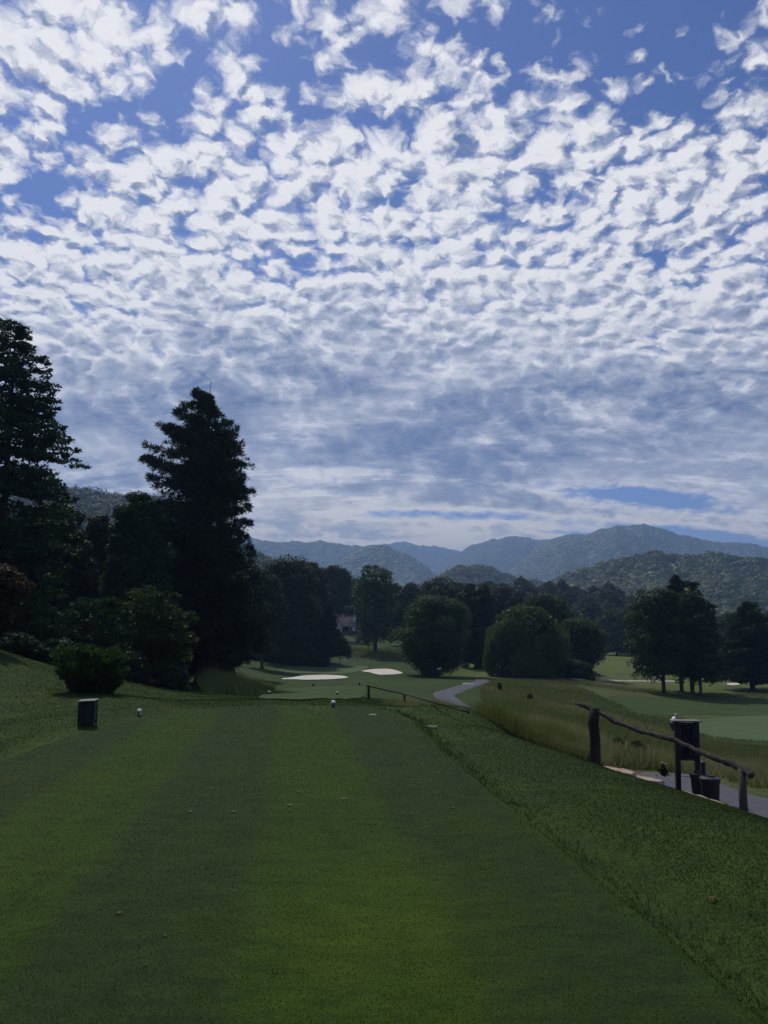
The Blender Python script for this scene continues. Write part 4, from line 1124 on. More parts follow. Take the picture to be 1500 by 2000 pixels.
def mid_fence():
    x0, y0, _ = hit(721, 1366.5, 20)
    root = empty('rail_fence', (x0, y0, gz(x0, y0))); tag(root, 'thin dark rail on posts running down beside the far end of the tee', 'fence')
    o = Vector(root.location)
    D = [(720, 1340, y0), (790, 1356, hit(790, 1379, 15)[1]), (850, 1372, hit(850, 1397, 14)[1]), (916, 1391, hit(916, 1416, 12)[1])]
    for (px, py, Y), hh in zip(D, (1, .97, .9, .85)):
        t = Vector(at(px, py, Y)); g = gz(t.x, t.y) - .15
        if px in (720, 790): MB().tube([(t.x - o.x, t.y - o.y, g - o.z), (t.x - o.x, t.y - o.y, t.z - o.z - .01)], [.05, .042] if px == 720 else [.042, .036], 8, .1, px).build('post', M_POSTDARK, root, smooth=True)
    P = rail_path([tuple(Vector(at(716, 1339.5, y0)) - o)] + [tuple(Vector(at(*d)) - o) for d in D], 24, .008, 9)
    MB().tube(P, list(np.linspace(.028, .014, len(P))), 8, .2, 3).build('rail', M_POSTDARK, root, smooth=True)
mid_fence()


def sign():
    Y = 14.5
    bl = at(1326, 1524, Y); br = at(1367, 1515, Y + .1)
    x = (at(1316, 1408, Y)[0] + at(1361, 1408, Y)[0]) / 2
    g = gz(x, Y); zt = at(1338, 1409, Y)[2]; h = zt - g; w = at(1362, 1408, Y)[0] - at(1316, 1408, Y)[0]
    root = empty('tee_sign', (x, Y, g - .1), R(-7)); tag(root, 'dark framed hole sign on two posts beside the handrail', 'sign')
    h += .1; bh = (1482 - 1410) / 1500 * Y
    for sx in (-1, 1): MB().box((sx * (w / 2 - .045), 0, h / 2), (.085, .10, h), tilt=Matrix.Rotation(R(1.3), 3, 'Y')).build('post', M_DARKWOOD, root, bevel=.004)
    MB().box((0, 0, h + .012), (w + .10, .17, .028)).build('cap', M_LIDWOOD, root, bevel=.004)
    MB().box((.01, -.012, h - bh / 2 - .01), (w - .17, .035, bh - .03)).build('panel', M_PANEL, root, bevel=.002)
    f = MB(); pw = w - .20; zc = h - bh / 2 - .01; ph = bh - .08
    for sx in (-1, 1): f.box((.01 + sx * pw / 2, -.033, zc), (.008, .006, ph))
    for sz in (-1, 1): f.box((.01, -.0335, zc + sz * ph / 2), (pw, .006, .008))
    f.build('border', M_ETCH, root)
    e = MB()                                   # faint engraved hole outline, too dim to read in the photograph
    e.tube([(.06, -.033, zc - .24), (.05, -.033, zc - .12), (.03, -.033, zc - .02), (-.03, -.033, zc + .07), (-.05, -.033, zc + .12)], .006, 6)
    e.box((.02, -.033, zc + ph / 2 - .05), (.10, .005, .010))
    e.build('engraving', M_ETCH, root)
sign()


def bin_(px, py_top, Y, wpx, label):
    x, _, zt = at(px, py_top, Y); g = gz(x, Y); rr = wpx / 1500 * Y / 2
    h = max(zt - g, .45)
    root = empty('litter_bin', (x, Y, zt - h), R(20)); tag(root, label, 'litter bin', 'black litter bins by the sign')
    k = rr
    MB().lathe([(0, .0), (k * .74, 0), (k * .76, .02), (k * .92, h * .80), (k * .97, h * .80), (k * .97, h * .86), (k * .94, h * .87), (k * .94, h * .9), (k * .7, h * .9)], n=28).build('body', M_BLACKPL, root, smooth=False, bevel=.002)
    lid = MB(); lid.lathe([(k * 1.02, h * .88), (k * 1.03, h * .93), (k * .96, h * .965), (k * .62, h * 1.0), (k * .58, h * .99), (k * .5, h * .80), (0, h * .78)], n=28)
    lid.build('lid', M_BLACKPL, root, bevel=.002)
    MB().box((0, 0, h * 1.0), (k * 1.3, .025, .012)).build('lid_bar', M_BLACKPL, root, bevel=.002)
bin_(1366, 1507, 14.2, 36, 'black round litter bin partly hidden behind the front one')
bin_(1386, 1516, 13.2, 37, 'front black round litter bin nearest the path')


def washer():
    x, Y, z = at(1373, 1487, 13.8); g = gz(x, Y)
    root = empty('ball_washer', (x, Y, g)); tag(root, 'black upright post rising between the two bins', 'post')
    h = z - g
    MB().tube([(0, 0, 0), (0, 0, h - .02)], .036, 12, .02).build('post', M_BLACKPL, root)
    MB().lathe([(.042, h - .05), (.044, h - .015), (.03, h), (0, h + .004)], n=16).build('cap', M_BLACKPL, root, smooth=True)
washer()


def stones():
    specs = [(1188, 1497, 74, 10, 'large flat stone step at the foot of the near rail post', 1), (1258, 1508, 70, 9, 'flat pale stone step in the middle of the steps', 2),
             (1222, 1503, 34, 8, 'small flat stone wedged between the two upper steps', 3),
             (1345, 1524, 30, 6, 'narrow stone step below the sign post', 4), (1367, 1537, 34, 9, 'tan stone step just in front of the bins', 5), (1400, 1553, 26, 5, 'thin flat stone under the front bin', 6)]
    for px, py, w, h, lb, sd_ in specs:
        Y = np.interp(px, [1140, 1300, 1400, 1500], [12.6, 11.9, 11.7, 11]) 
        x, _, z = at(px, py + h * .35, Y); g = gz(x, Y); wx = w / 1500 * Y; r = random.Random(sd_)
        n = 14; dep = .2; zt = min(z, g + .15)
        pts = [(math.cos(a) * wx / 2 * r.uniform(.82, 1.1), math.sin(a) * dep * r.uniform(.8, 1.15)) for a in [2 * math.pi * k / n for k in range(n)]]
        slope = -.10
        vs = [(a * .97, b * .97, a * slope + r.uniform(-.006, .006)) for a, b in pts] + [(a, b, a * slope - .03) for a, b in pts] + [(a * 1.02, b * 1.02, a * slope - .30) for a, b in pts] + [(0, 0, .012)]
        fs = [(k, (k + 1) % n, 3 * n) for k in range(n)] + [(n + k, n + (k + 1) % n, (k + 1) % n, k) for k in range(n)] + [(2 * n + k, 2 * n + (k + 1) % n, n + (k + 1) % n, n + k) for k in range(n)]
        m = MB(); m.add(vs, fs); o = m.build('stepping_stone', M_STONE, None, (x, Y, zt), bevel=.006); tag(o, lb, 'stone', 'stone steps by the handrail')
stones()


def flower():
    x, Y, z = at(1296, 1512, 13.2); g = gz(x, Y)
    root = empty('flowering_plant', (x, Y, z - .02)); tag(root, 'small dark red plant with two pale flower heads by the steps', 'plant')
    r = np.random.default_rng(4); n = 260
    t = r.random(n); p = np.stack([r.normal(size=n) * .035 * (1.2 - t), r.normal(size=n) * .03, t * .16], 1)
    me = leaf_mesh('foliage', [leaf_quads(p, unit(r.normal(size=(n, 3))), .026, r)], [r.random(n)], M_RUST); link('foliage', me, root)
    for dx, dz in ((-.01, .20), (.045, .185)):
        MB().tube([(dx * .4, 0, 0), (dx, 0, dz)], .004, 5).build('stem', M_RUST, root)
        MB().lathe([(.001, dz - .008), (.018, dz), (.014, dz + .012), (0.001, dz + .016)], (dx, 0, 0), 10).build('flower_head', M_PETAL, root, smooth=True)
flower()


# ---- the house beyond the green
def gable(m_wall, m_roof, cx, cy, w, d, h, rise, axis, ov=.35, th=.16):
    """wall body with a pitched roof; axis 'x': ridge along x, gable ends facing +-x"""
    if axis == 'x':
        b = [(cx - w / 2, cy - d / 2, 0), (cx + w / 2, cy - d / 2, 0), (cx + w / 2, cy + d / 2, 0), (cx - w / 2, cy + d / 2, 0)]
        t = [(p[0], p[1], h) for p in b]; r = [(cx - w / 2, cy, h + rise), (cx + w / 2, cy, h + rise)]
        m_wall.add(b + t + r, [(0, 1, 5, 4), (2, 3, 7, 6), (1, 2, 6, 9, 5), (3, 0, 4, 8, 7)])
        k = rise / (d / 2)
        for s in (-1, 1):
            e = cy + s * (d / 2 + ov); ez = h - ov * k
            a = [(cx - w / 2 - ov, e, ez), (cx + w / 2 + ov, e, ez), (cx + w / 2 + ov, cy, h + rise), (cx - w / 2 - ov, cy, h + rise)]
            m_roof.add(a + [(p[0], p[1], p[2] + th) for p in a], [(0, 1, 2, 3), (7, 6, 5, 4), (0, 4, 5, 1), (1, 5, 6, 2), (3, 7, 4, 0)])
    else:
        b = [(cx - w / 2, cy - d / 2, 0), (cx + w / 2, cy - d / 2, 0), (cx + w / 2, cy + d / 2, 0), (cx - w / 2, cy + d / 2, 0)]
        t = [(p[0], p[1], h) for p in b]; r = [(cx, cy - d / 2, h + rise), (cx, cy + d / 2, h + rise)]
        m_wall.add(b + t + r, [(0, 1, 5, 8, 4), (2, 3, 7, 9, 6), (1, 2, 6, 5), (3, 0, 4, 7)])
        k = rise / (w / 2)
        for s in (-1, 1):
            e = cx + s * (w / 2 + ov); ez = h - ov * k
            a = [(e, cy - d / 2 - ov, ez), (e, cy + d / 2 + ov, ez), (cx, cy + d / 2 + ov, h + rise), (cx, cy - d / 2 - ov, h + rise)]
            m_roof.add(a + [(p[0], p[1], p[2] + th) for p in a], [(0, 1, 2, 3), (7, 6, 5, 4), (0, 4, 5, 1), (1, 5, 6, 2), (3, 7, 4, 0)])


def house():
    Y = 195; x0, _, z0 = at(680, 1236, Y); g = gz(x0, Y)
    k = Y / 1500                                # metres per photo pixel here
    root = empty('house', (x0, Y, g)); tag(root, 'white house with brown gabled roof among the trees beyond the green', 'house')
    lift = z0 - g
    def X(px): return (px - 680) * k
    w, r = MB(), MB()
    w.box((X(664), 3.5, lift / 2), (X(695) - X(632), 7.2, max(lift, .1)))
    zz = lambda py: (1236 - py) * k + lift
    # main body, ridge along x
    W2 = MB(); R2 = MB(); gable(W2, R2, X(660), 3.5, X(690) - X(628), 7.0, zz(1222) - lift, zz(1201) - zz(1222), 'x')
    gable(W2, R2, X(662), -.6, X(668.5) - X(655.5), 3.0, zz(1221) - lift, zz(1211.5) - zz(1221) + .1, 'y', .3)
    gable(W2, R2, X(686.5), -.3, X(690) - X(683), 2.4, zz(1221) - lift, zz(1212.5) - zz(1221), 'y', .25)
    W2.v = [(a, b, c + lift) for a, b, c in W2.v]; R2.v = [(a, b, c + lift) for a, b, c in R2.v]
    wl = W2.build('wall', M_SIDING, root)
    w.build('foundation', M_STONE, root)
    R2.build('roof', M_ROOF, root)
    # porch: beam, posts and dark back wall
    MB().box((X(676), -.2, zz(1223) - .1), (X(683) - X(668.6), .3, .25)).build('porch_beam', M_WHITE, root)
    MB().box((X(676), -.06, (zz(1224) + lift) / 2), (X(682.8) - X(668.8), .12, zz(1224) - lift - .1)).build('porch_wall', M_BRICK, root)
    for px in (671.5, 678): MB().box((X(px), -.16, (zz(1224) + lift) / 2), (.9, .06, zz(1226) - lift - .3)).build('door' if px < 675 else 'window', M_GLASS, root)
    f = MB(); zc = (zz(1226) + zz(1234)) / 2; hh = zz(1226) - zz(1234)
    f.box((X(662), -2.14, zc), (X(665) - X(659), .06, hh)); win = f.build('window', M_WHITE, root)
    for sx in (-1, 1): MB().box((X(662) + sx * .19, -2.19, zc), (.28, .05, hh - .22)).build('pane', M_GLASS, win)
    MB().box((X(686.5), -1.54, zz(1229)), (.55, .06, 1.1)).build('window', M_GLASS, root)
    MB().box((X(691.5), 1.2, zz(1214)), (.7, .7, 3.2)).build('chimney', M_SIDING, root)
    s = hit(690, 1238, 170); r_ = np.random.default_rng(5); n = 2600
    p = np.stack([r_.uniform(-1.5, 1.5, n), r_.normal(size=n) * .28, r_.uniform(0, .55, n)], 1)
    h = empty('hedge', (X(689.5) + x0, Y - 3.2, g + lift - .05)); tag(h, 'low dark clipped hedge in front of the white house', 'hedge')
    link('foliage', leaf_mesh('foliage', [leaf_quads(p, unit(r_.normal(size=(n, 3))), .12, r_)], [r_.random(n)], M_LEAFD), h)
house()


def far_house():
    Y = 330; x, _, z = at(1412, 1236, Y); k = Y / 1500
    root = empty('house', (x, Y, z)); tag(root, 'distant house with pale pinkish roof between the field trees at right', 'house')
    W2, R2 = MB(), MB(); gable(W2, R2, 0, 0, 30 * k, 7, 6 * k, 7 * k, 'x'); gable(W2, R2, -8 * k, -3.5, 10 * k, 3, 6 * k, 5 * k, 'y')
    W2.v = [(a, b, c if c > 0 else -6) for a, b, c in W2.v]
    W2.build('wall', M_SIDING, root); R2.build('roof', mat_plain('pale_pink_shingles', (.34, .26, .25), .9, .1), root)
    for px in (-11, -5, 4, 10): MB().box((px * k, -3.55 if px > 0 else -5.06, 3 * k), (.9, .08, 1.0)).build('window', M_GLASS, root)
far_house()


def flag():
    Y = 112; x, _, z = at(673, 1301, Y); g = gz(x, Y)
    root = empty('golf_flag', (x, Y, g)); tag(root, 'small white flag on a thin pin standing on the far green', 'flag')
    t = at(673, 1286, Y)[2] - g
    MB().tube([(0, 0, 0), (0, 0, t)], .012, 6).build('pin', M_STEEL, root)
    m = MB(); n = 7
    vs = []
    for i in range(n):
        f = i / (n - 1); vs += [(.02 + f * .26, math.sin(f * 5) * .04, t - .02 - f * .16), (.02 + f * .26, math.sin(f * 5) * .04 + .02, t - .46 + f * .02)]
    m.add(vs, [(2 * i, 2 * i + 1, 2 * i + 3, 2 * i + 2) for i in range(n - 1)]); o = m.build('cloth', M_WHITE, root)
    s = o.modifiers.new('thick', 'SOLIDIFY'); s.thickness = .01
flag()


def small_marks():
    # white board under the round tree
    x, Y, z = at(858, 1306, 93); g = gz(x, Y); root = empty('direction_board', (x, Y, g), R(-12)); tag(root, 'small white board on a post under the round tree', 'sign')
    h = z - g; MB().box((0, 0, h), (.52, .04, .16), tilt=Matrix.Rotation(R(-10), 3, 'Y')).build('board', M_WHITE, root, bevel=.004); MB().tube([(0, .04, 0), (0, .04, h + .02)], .035, 8).build('post', M_DARKWOOD, root)
    MB().box((.02, -.0, h - .30), (.40, .03, .14)).build('lower_board', M_WOOD, root, bevel=.004)
    # white blocks modelling the glint of a puddle by the path bend
    x, Y, g = hit(911, 1337, 50); root = empty('glint_slab', (x, Y, g)); tag(root, 'low white slab standing in for a puddle glint at the cart path bend', 'slab')
    MB().box((0, 0, .06), (.70, .30, .12), taper=.85).build('slab', M_WHITE, root, bevel=.01); MB().box((.55, .02, .035), (.22, .18, .07), .2, .8).build('glint_chip', M_WHITE, root, bevel=.01)
    # yellow topped stake on the lawn
    x, Y, g = hit(627, 1264, 120); root = empty('yard_post', (x, Y, g)); tag(root, 'short dark post with pale yellow top on the lawn left of the house', 'post')
    MB().box((0, 0, .32), (.22, .22, .64)).build('post', M_DARKWOOD, root, bevel=.01); MB().box((0, 0, .72), (.34, .34, .18), taper=.7).build('top', M_TOPYEL, root, bevel=.02)
    # pale bunker far right
small_marks()
sheet('sand_bunker', [H2(1420, 1336, 70), H2(1436, 1335, 70), H2(1446, 1337.5, 70), H2(1434, 1339.5, 70), H2(1422, 1338.5, 70)], M_SAND, .08)


# ---- the golfer on the practice green
def new_skin(name, mat, V, E, Rd, parent, sub=2):
    me = bpy.data.meshes.new(name); me.from_pydata(V, E, []); me.update(); me.materials.append(mat)
    o = link(name, me, parent)
    bm = __import__('bmesh').new(); bm.from_mesh(me); lay = bm.verts.layers.skin.verify(); bm.verts.ensure_lookup_table()
    for i, r in enumerate(Rd):
        bm.verts[i][lay].radius = r if isinstance(r, tuple) else (r, r); bm.verts[i][lay].use_root = (i == 0)
    bm.to_mesh(me); bm.free()
    m = o.modifiers.new('skin', 'SKIN'); m.use_smooth_shade = True
    s = o.modifiers.new('sub', 'SUBSURF'); s.levels = sub; s.render_levels = sub
    return o


def golfer():
    x, Y, _ = at(1314, 1440, 53); g = gz(x, Y)
    # head seen at row 1394: choose the height that matches there
    top = at(1318, 1393, Y)[2] - g
    sc_ = min(max(top / 1.66, .8), 1.15); print('golfer', x, Y, g, top)
    root = empty('person', (x, Y, g)); root.scale = (sc_,) * 3
    tag(root, 'person in white shirt and dark trousers bent over a putt behind the sign', 'person')
    # facing +x, bent forward: one continuous body
    V = [(0, 0, .92), (.05, 0, 1.10), (.13, 0, 1.27), (.22, 0, 1.38),                 # pelvis, waist, chest, neck base
         (.27, 0, 1.44), (.33, 0, 1.50),                                               # neck, head
         (-.02, .10, .86), (.06, .14, .50), (.0, .16, .09), (.12, .17, .04),           # left leg
         (-.02, -.10, .86), (.06, -.14, .50), (.0, -.16, .09), (.12, -.17, .04),       # right leg
         (.17, .19, 1.30), (.24, .20, 1.06), (.36, .06, .88), (.40, .03, .83),         # left arm
         (.17, -.19, 1.30), (.24, -.20, 1.06), (.36, -.06, .88), (.40, -.02, .80)]
    E = [(0, 1), (1, 2), (2, 3), (3, 4), (4, 5), (0, 6), (6, 7), (7, 8), (8, 9), (0, 10), (10, 11), (11, 12), (12, 13), (2, 14), (14, 15), (15, 16), (16, 17), (2, 18), (18, 19), (19, 20), (20, 21)]
    Rd = [(.14, .11), (.135, .10), (.16, .115), .07, .05, .095, .09, .06, .045, .04, .09, .06, .045, .04, .06, .042, .030, .032, .06, .042, .030, .032]
    new_skin('body', M_SKIN, V, E, Rd, root)
    new_skin('shirt', M_SHIRT, [V[0], V[1], V[2], V[3], V[14], (.21, .20, 1.16), V[18], (.21, -.20, 1.16)], [(0, 1), (1, 2), (2, 3), (2, 4), (4, 5), (2, 6), (6, 7)],
             [(.155, .125), (.15, .115), (.175, .13), .085, .078, .062, .078, .062], root)
    new_skin('trousers', M_NAVY, [(0, 0, .93), V[6], V[7], (.0, .16, .12), V[10], V[11], (.0, -.16, .12)], [(0, 1), (1, 2), (2, 3), (0, 4), (4, 5), (5, 6)],
             [(.165, .135), .11, .08, .065, .11, .08, .065], root)
    MB().lathe([(.105, 0), (.108, .04), (.09, .085), (.05, .115), (.001, .122)], (.335, 0, 1.53), 18).build('cap', M_CAP, root, smooth=True)
    MB().box((.44, 0, 1.535), (.12, .15, .014), tilt=Matrix.Rotation(R(25), 3, 'Y')).build('cap_peak', M_CAP, root, bevel=.004)
    for sy in (-1, 1):
        MB().box((.08, sy * .165, .03), (.27, .10, .07), taper=.8).build('shoe', M_NAVY, root, bevel=.02)
        # five fingers closed round the grip
        for k in range(4): MB().tube([(.395, sy * .02, .86 - k * .018 - (sy < 0) * .06), (.425, sy * .028, .855 - k * .018 - (sy < 0) * .06), (.432, sy * .002, .85 - k * .018 - (sy < 0) * .06)], [.009, .009, .007], 6).build('finger', M_SKIN, root)
        MB().tube([(.39, sy * .03, .85 - (sy < 0) * .06), (.42, sy * -.005, .82 - (sy < 0) * .06)], [.011, .008], 6).build('thumb', M_SKIN, root)
    p = empty('putter', (x + .41 * sc_, Y, g)); tag(p, 'thin golf putter held by the person in the white shirt', 'golf club')
    MB().tube([(.16, 0, .03), (.0, 0, .92 * sc_)], .008, 6).build('shaft', M_STEEL, p); MB().box((.18, 0, .02), (.04, .11, .03)).build('head', M_STEEL, p, bevel=.004)
    MB().tube([(.035, 0, .72 * sc_), (-.002, 0, .93 * sc_)], .014, 8).build('grip', M_BLACKPL, p)
golfer()


# ---- small litter on the turf
def fallen_leaf(px, py, s, label, seed):
    x, y, z = hit(px, py, 2.5); r = random.Random(seed)
    n = 9; vs = [(0, 0, .006)]
    for k in range(n):
        a = 2 * math.pi * k / n; q = s * (.55 + .45 * (k % 2)) * r.uniform(.8, 1.1); vs.append((math.cos(a) * q, math.sin(a) * q * .6, .004 + s * .22 * math.sin(a * 2 + seed) ** 2))
    m = MB(); m.add(vs, [(0, 1 + k, 1 + (k + 1) % n) for k in range(n)]); o = m.build('fallen_leaf', M_DEADLEAF, None, (x, y, z + .016)); o.rotation_euler = (0, 0, r.uniform(0, 6))
    so_ = o.modifiers.new('thick', 'SOLIDIFY'); so_.thickness = .0015
    tag(o, label, 'leaf', 'dead leaves on the turf')
for i, (px, py, s, lb) in enumerate([(231, 1792, .030, 'curled dead leaf on the lower left of the tee, leftmost of a loose trail'), (322, 1835, .022, 'dead leaf in the lower left turf, middle of the trail'), (284, 1893, .016, 'small pale dead leaf nearest the bottom left'),
                                     (348, 1560, .020, 'small dark leaf in the blue green mowing lane'), (178, 1472, .035, 'dark leaf speck on the left lane near the bin'),
                                     (1392, 1762, .034, 'curled brown leaf in the rough at lower right'), (954, 1670, .012, 'tiny dark leaf right of the bright middle lane'), (280, 1717, .018, 'pale leaf in the blue green lane at left')]):
    fallen_leaf(px, py, s, lb, i)


def divot(px, py, w, label):
    x, y, z = hit(px, py, 4); r = random.Random(int(px)); n = 12; k = y / 1500 * w / 2
    pts = [(math.cos(2 * math.pi * i / n) * k * r.uniform(.7, 1.15), math.sin(2 * math.pi * i / n) * k * 1.4 * r.uniform(.7, 1.15)) for i in range(n)]
    m = MB(); m.add([(0, 0, .012)] + [(a, b, .004) for a, b in pts] + [(a * 1.05, b * 1.05, -.02) for a, b in pts], [(0, 1 + i, 1 + (i + 1) % n) for i in range(n)] + [(1 + i, 13 + i, 13 + (i + 1) % n, 1 + (i + 1) % n) for i in range(n)])
    o = m.build('divot', M_DIVOT, None, (x, y, z + .016)); tag(o, label, 'divot', 'pale divots in the turf')
M_DIVOT = mat_plain('divot_sand', (.10, .10, .055), .95, .1, .3, 60, .5, .004)
for px, py, w, lb in [(845, 1421, 26, 'widest pale divot patch right of the tee edge'), (565, 1577, 12, 'pale divot in the middle lane, lowest of the row'), (583, 1551, 9, 'pale divot in the middle lane, highest of the row'), (671, 1565, 12, 'pale divot in the middle lane toward the right of the row'), (712, 1563, 8, 'small divot at the right end of the row'),
                      (371, 1590, 10, 'pale divot in the left blue green lane'), (455, 1590, 9, 'pale divot in the blue green lane beside the middle lane'), (229, 1591, 7, 'small divot in the yellow green left lane'), (884, 1582, 7, 'small divot right of the middle lane')]:
    divot(px, py, w, lb)


# ------------------------------------------------------------------ grass
def blades(name, x, y, h, w, mat, label, seed, lean=.5, shade=None, off=0.0, cat='grass', var=.2):
    r = np.random.default_rng(seed); n = len(x)
    z = ground(x, y) + off; a = r.uniform(0, 2 * math.pi, n); h = h * r.uniform(.5, 1.25, n); w = w * r.uniform(.7, 1.3, n)
    base = np.stack([x, y, z - h * .08], 1); sd_ = np.stack([np.cos(a), np.sin(a), a * 0], 1) * w[:, None] * .5
    b = r.uniform(0, 2 * math.pi, n); ln = r.random(n) * lean
    tip = base + np.stack([np.cos(b) * ln * h, np.sin(b) * ln * h, h * (1 - ln * .35)], 1)
    V = np.stack([base - sd_, base + sd_, tip], 1).reshape(-1, 3)
    sh = np.clip((shade if shade is not None else .5) + r.normal(size=n) * var, 0, 1)
    o = link(name, mesh_np(name, V, np.arange(n * 3).reshape(-1, 3), mat, sh)); return tag(o, label, cat, kind='stuff')


def scatter(n, u0, u1, y0, y1, r, p=1.5):
    """points whose density thins with distance"""
    e = 2 - p; t = r.random(n)
    y = (y0 ** e + t * (y1 ** e - y0 ** e)) ** (1 / e)
    return r.uniform(u0, u1, n) * y, y


def make_grass():
    r = np.random.default_rng(21)
    x, y = scatter(760000, -.60, .60, 2.3, 15.6, r, 1.55)
    l, rt = tee_edges(y); k = (x > l + .03) & (x < rt - .03) & (y < 15.25)
    xi, yi = x[k], y[k]
    s = xi + .12 * yi + (fbm(xi * .5, yi * .5) * .25); lane = np.clip(np.sin((s + 1.26) * math.pi / 1.05) * 3, -1, 1)
    blades('mown_turf', xi, yi, .007 + yi * .0003, .0030 + yi * .00050, M_TEEBLADE, 'closely mown turf blades on the tee', 22, .9, .40 + lane * .12 + fbm(xi * 1.2, yi * 1.2) * .6 + fbm(xi * 6, yi * 3) * .35 + .38 * np.exp(-((xi + .02) / .62) ** 2 - ((yi - 4.5) / 1.0) ** 2), .010, var=.09)
    x, y = scatter(1000000, -.75, .95, 2.0, 30, r, 1.5)
    l, rt = tee_edges(y); out = ((x < l) | (x > rt) | (y > 15.35))
    meadow = (x > 1.6 + (y - 15) * .12) & (y > 15.5)
    k = out & ~meadow
    xi, yi = x[k], y[k]
    l, rt = tee_edges(yi); ed = np.where(yi < 15.3, np.maximum(xi - rt, l - xi), 1.0)
    blades('rough_grass', xi, yi, (.013 + .014 * fbm(xi, yi) + yi * .0006) * np.clip(.3 + ed / .7, .3, 1), .0032 + yi * .0005, M_BLADE, 'short rough grass around the tee', 23, .9, .40 + fbm(xi * .9, yi * .9) * .8 + fbm(xi * 4, yi * 4) * .2, var=.09)
    # taller fringe right along the edge of the tee
    y = r.uniform(2.3, 15, 4000); l, rt = tee_edges(y); x = rt + r.normal(size=len(y)) * .09 + .05 + fbm(y * 1.5, y * 0) * .2
    blades('fringe_grass', x, y, .034 + y * .001, .0045 + y * .0005, M_BLADE, 'darker tufted fringe along the right edge of the tee', 24, .7, .30)
    # tall brown and green grass on the shoulder beyond the tee
    n = 170000; px = r.uniform(760, 1156, n)
    yc = np.interp(px, [760, 830, 915, 1000, 1140, 1160], [19.5, 18.0, 16.2, 14.6, 13.3, 13.2]); y = yc + np.abs(r.normal(size=n)) * 1.3 + np.interp(px, [760, 1100, 1160], [-.5, -.2, .15])
    x = (px - 750) / 1500 * yc * 1.0 + (y - yc) * .25
    cl = fbm(x * 1.1, y * 1.1) * 2 + .5; k = (r.random(n) < np.clip(cl * 1.5, .35, 1)) & ~((np.abs(px - 1300) < 0))
    x, y, px = x[k], y[k], px[k]; hh = np.interp(px, [780, 850, 930, 1160], [.20, .45, .82, .80]) * (.75 + fbm(x * .8, y * .8) * 1.2)
    blades('tall_grass', x, y, np.maximum(hh, .12), .011, M_TALL, 'tall seeding grass along the shoulder right of the tee', 26, .7, .40 + fbm(x * .6 + 5, y * .6) * 1.6)
    # scattered longer grass through the meadow, to the valley floor
    x, y = scatter(240000, -.02, .62, 17, 90, r, 1.4)
    k = (x > 2.2 + (y - 15) * .115)
    dpx = path_distance(x, y); k &= dpx > 1.15
    k &= ~inside_green(x, y)
    x, y = x[k], y[k]
    blades('meadow_grass', x, y, .24 + fbm(x * .2, y * .2) * .25 + .35 * np.clip((33 - y) / 6, 0, 1) * (x < 7.5), .010 + y * .0008, M_TALL, 'unmown meadow grass sloping down to the valley', 27, .8, .18 + fbm(x * .15, y * .15) * 1.5)
    # tall grass bank at the foot of the left wood
    n = 110000; px = r.uniform(405, 540, n); Y = 46 + r.normal(size=n) * 3.0; x = (px - 750) / 1500 * Y
    hh = np.interp(px, [405, 430, 460, 500, 540], [1.3, 1.45, 1.2, .8, .3]) * r.uniform(.6, 1.1, n)
    blades('tall_grass', x, Y, hh * (.7 + fbm(x * .7, Y * .7)), .04, M_BANK, 'tall green grass bank at the foot of the pine wood', 28, .7, .72 + fbm(x * .6, Y * .6) * 1.0)
    n = 60000; Y = r.uniform(112, 140, n); x = r.uniform(-.21, -.075, n) * Y
    blades('undergrowth', x, Y, 1.6 + fbm(x * .2, Y * .2) * 2.0, .28, M_LEAFD, 'dark undergrowth between the trunks left of the far green', 30, .9, .2 + fbm(x * .2, Y * .2) * .8)
    # brush line behind the green
    n = 26000; Y = 140 + r.normal(size=n) * 4; x = r.uniform(-.16, .03, n) * Y
    blades('rough_brush', x, Y, .55, .16, M_TALL, 'brown brushy bank behind the far green', 29, .8, .1 + fbm(x * .2, Y * .2) * 1.0)
def path_distance(x, y):
    P = np.array([p[:2] for p in PATHPTS]); d = np.full(len(x), 1e9)
    for i in range(len(P) - 1):
        a, b = P[i], P[i + 1]; ab = b - a; t = np.clip(((x - a[0]) * ab[0] + (y - a[1]) * ab[1]) / (ab @ ab), 0, 1)
        d = np.minimum(d, np.hypot(x - a[0] - t * ab[0], y - a[1] - t * ab[1]))
    return d
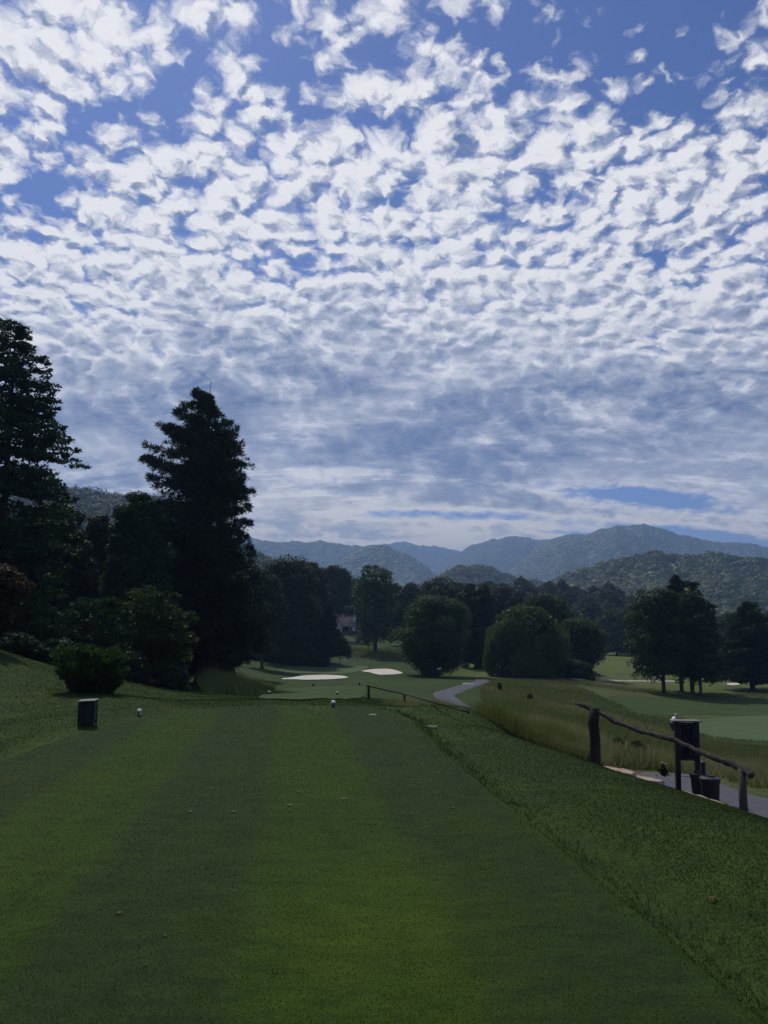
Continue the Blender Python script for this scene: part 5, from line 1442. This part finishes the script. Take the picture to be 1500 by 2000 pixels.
def inside_green(x, y):
    a = (x - GREENC[0]) / GREENC[2]; b = (y - GREENC[1]) / GREENC[3]
    return (a * a + b * b < 1) | ((y > 62) & (y < 84) & (x > 20))
PATHPTS = [hit(942, 1329, 50), hit(925, 1337, 50), hit(893, 1346, 40), hit(868, 1355.5, 35), hit(874, 1365, 35), hit(898, 1382, 32), (3.9, 29), (4.1, 22.5), (4.7, 18.5), (6.2, 16.6), hit(1310, 1516, 14), hit(1400, 1550, 11), hit(1500, 1578, 10.5)]
_ga, _gb = hit(1352, 1424, 40), hit(1620, 1425, 40); _gc, _gd = hit(1440, 1401, 40), hit(1440, 1453, 38)
GREENC = ((_ga[0] + _gb[0]) / 2, (_gc[1] + _gd[1]) / 2, (_gb[0] - _ga[0]) / 2 * 1.05, (_gc[1] - _gd[1]) / 2 * 1.12)
make_grass()
# single bushes in the meadow
for i, (px, py, w, h, lb) in enumerate([(1034, 1366, 12, 12, 'small dark bush alone in the meadow'), (1243, 1476, 40, 34, 'soft grey green bush behind the handrail'), (1205, 1462, 26, 26, 'small weedy bush right of the near rail post'), (976, 1348, 7, 15, 'tiny upright seedling by the path bend')]):
    q = hit(px, py, 15)
    plant_tree('bush', lb, px, py, q[1], [(py - h, px - w * .2, px + w * .2), (py - h * .6, px - w * .5, px + w * .5), (py - 1, px - w * .45, px + w * .45)], seed=150 + i, trunk_r=.01, leaf=.0013 * q[1], nclump=34, per=26, mat=M_WILLOW, cat='bush', inner=.1, rc=(.25, .45))

# ------------------------------------------------------------------ air
hz = MB().box((0, 150, 190), (11200, 10200, 480)).build('haze', M_STEEL)
hz.data.materials.clear()
mh, N = new_mat('haze')
pv = N.new('ShaderNodeVolumePrincipled'); pv.inputs['Color'].default_value = (.37, .58, 1.0, 1); pv.inputs['Density'].default_value = 0.00031; pv.inputs['Anisotropy'].default_value = 0.25
o_ = N.new('ShaderNodeOutputMaterial'); N.l.new(pv.outputs[0], o_.inputs['Volume'])
hz.data.materials.append(mh); tag(hz, 'thin blue haze lying over the valley and far mountains', 'haze', kind='stuff')
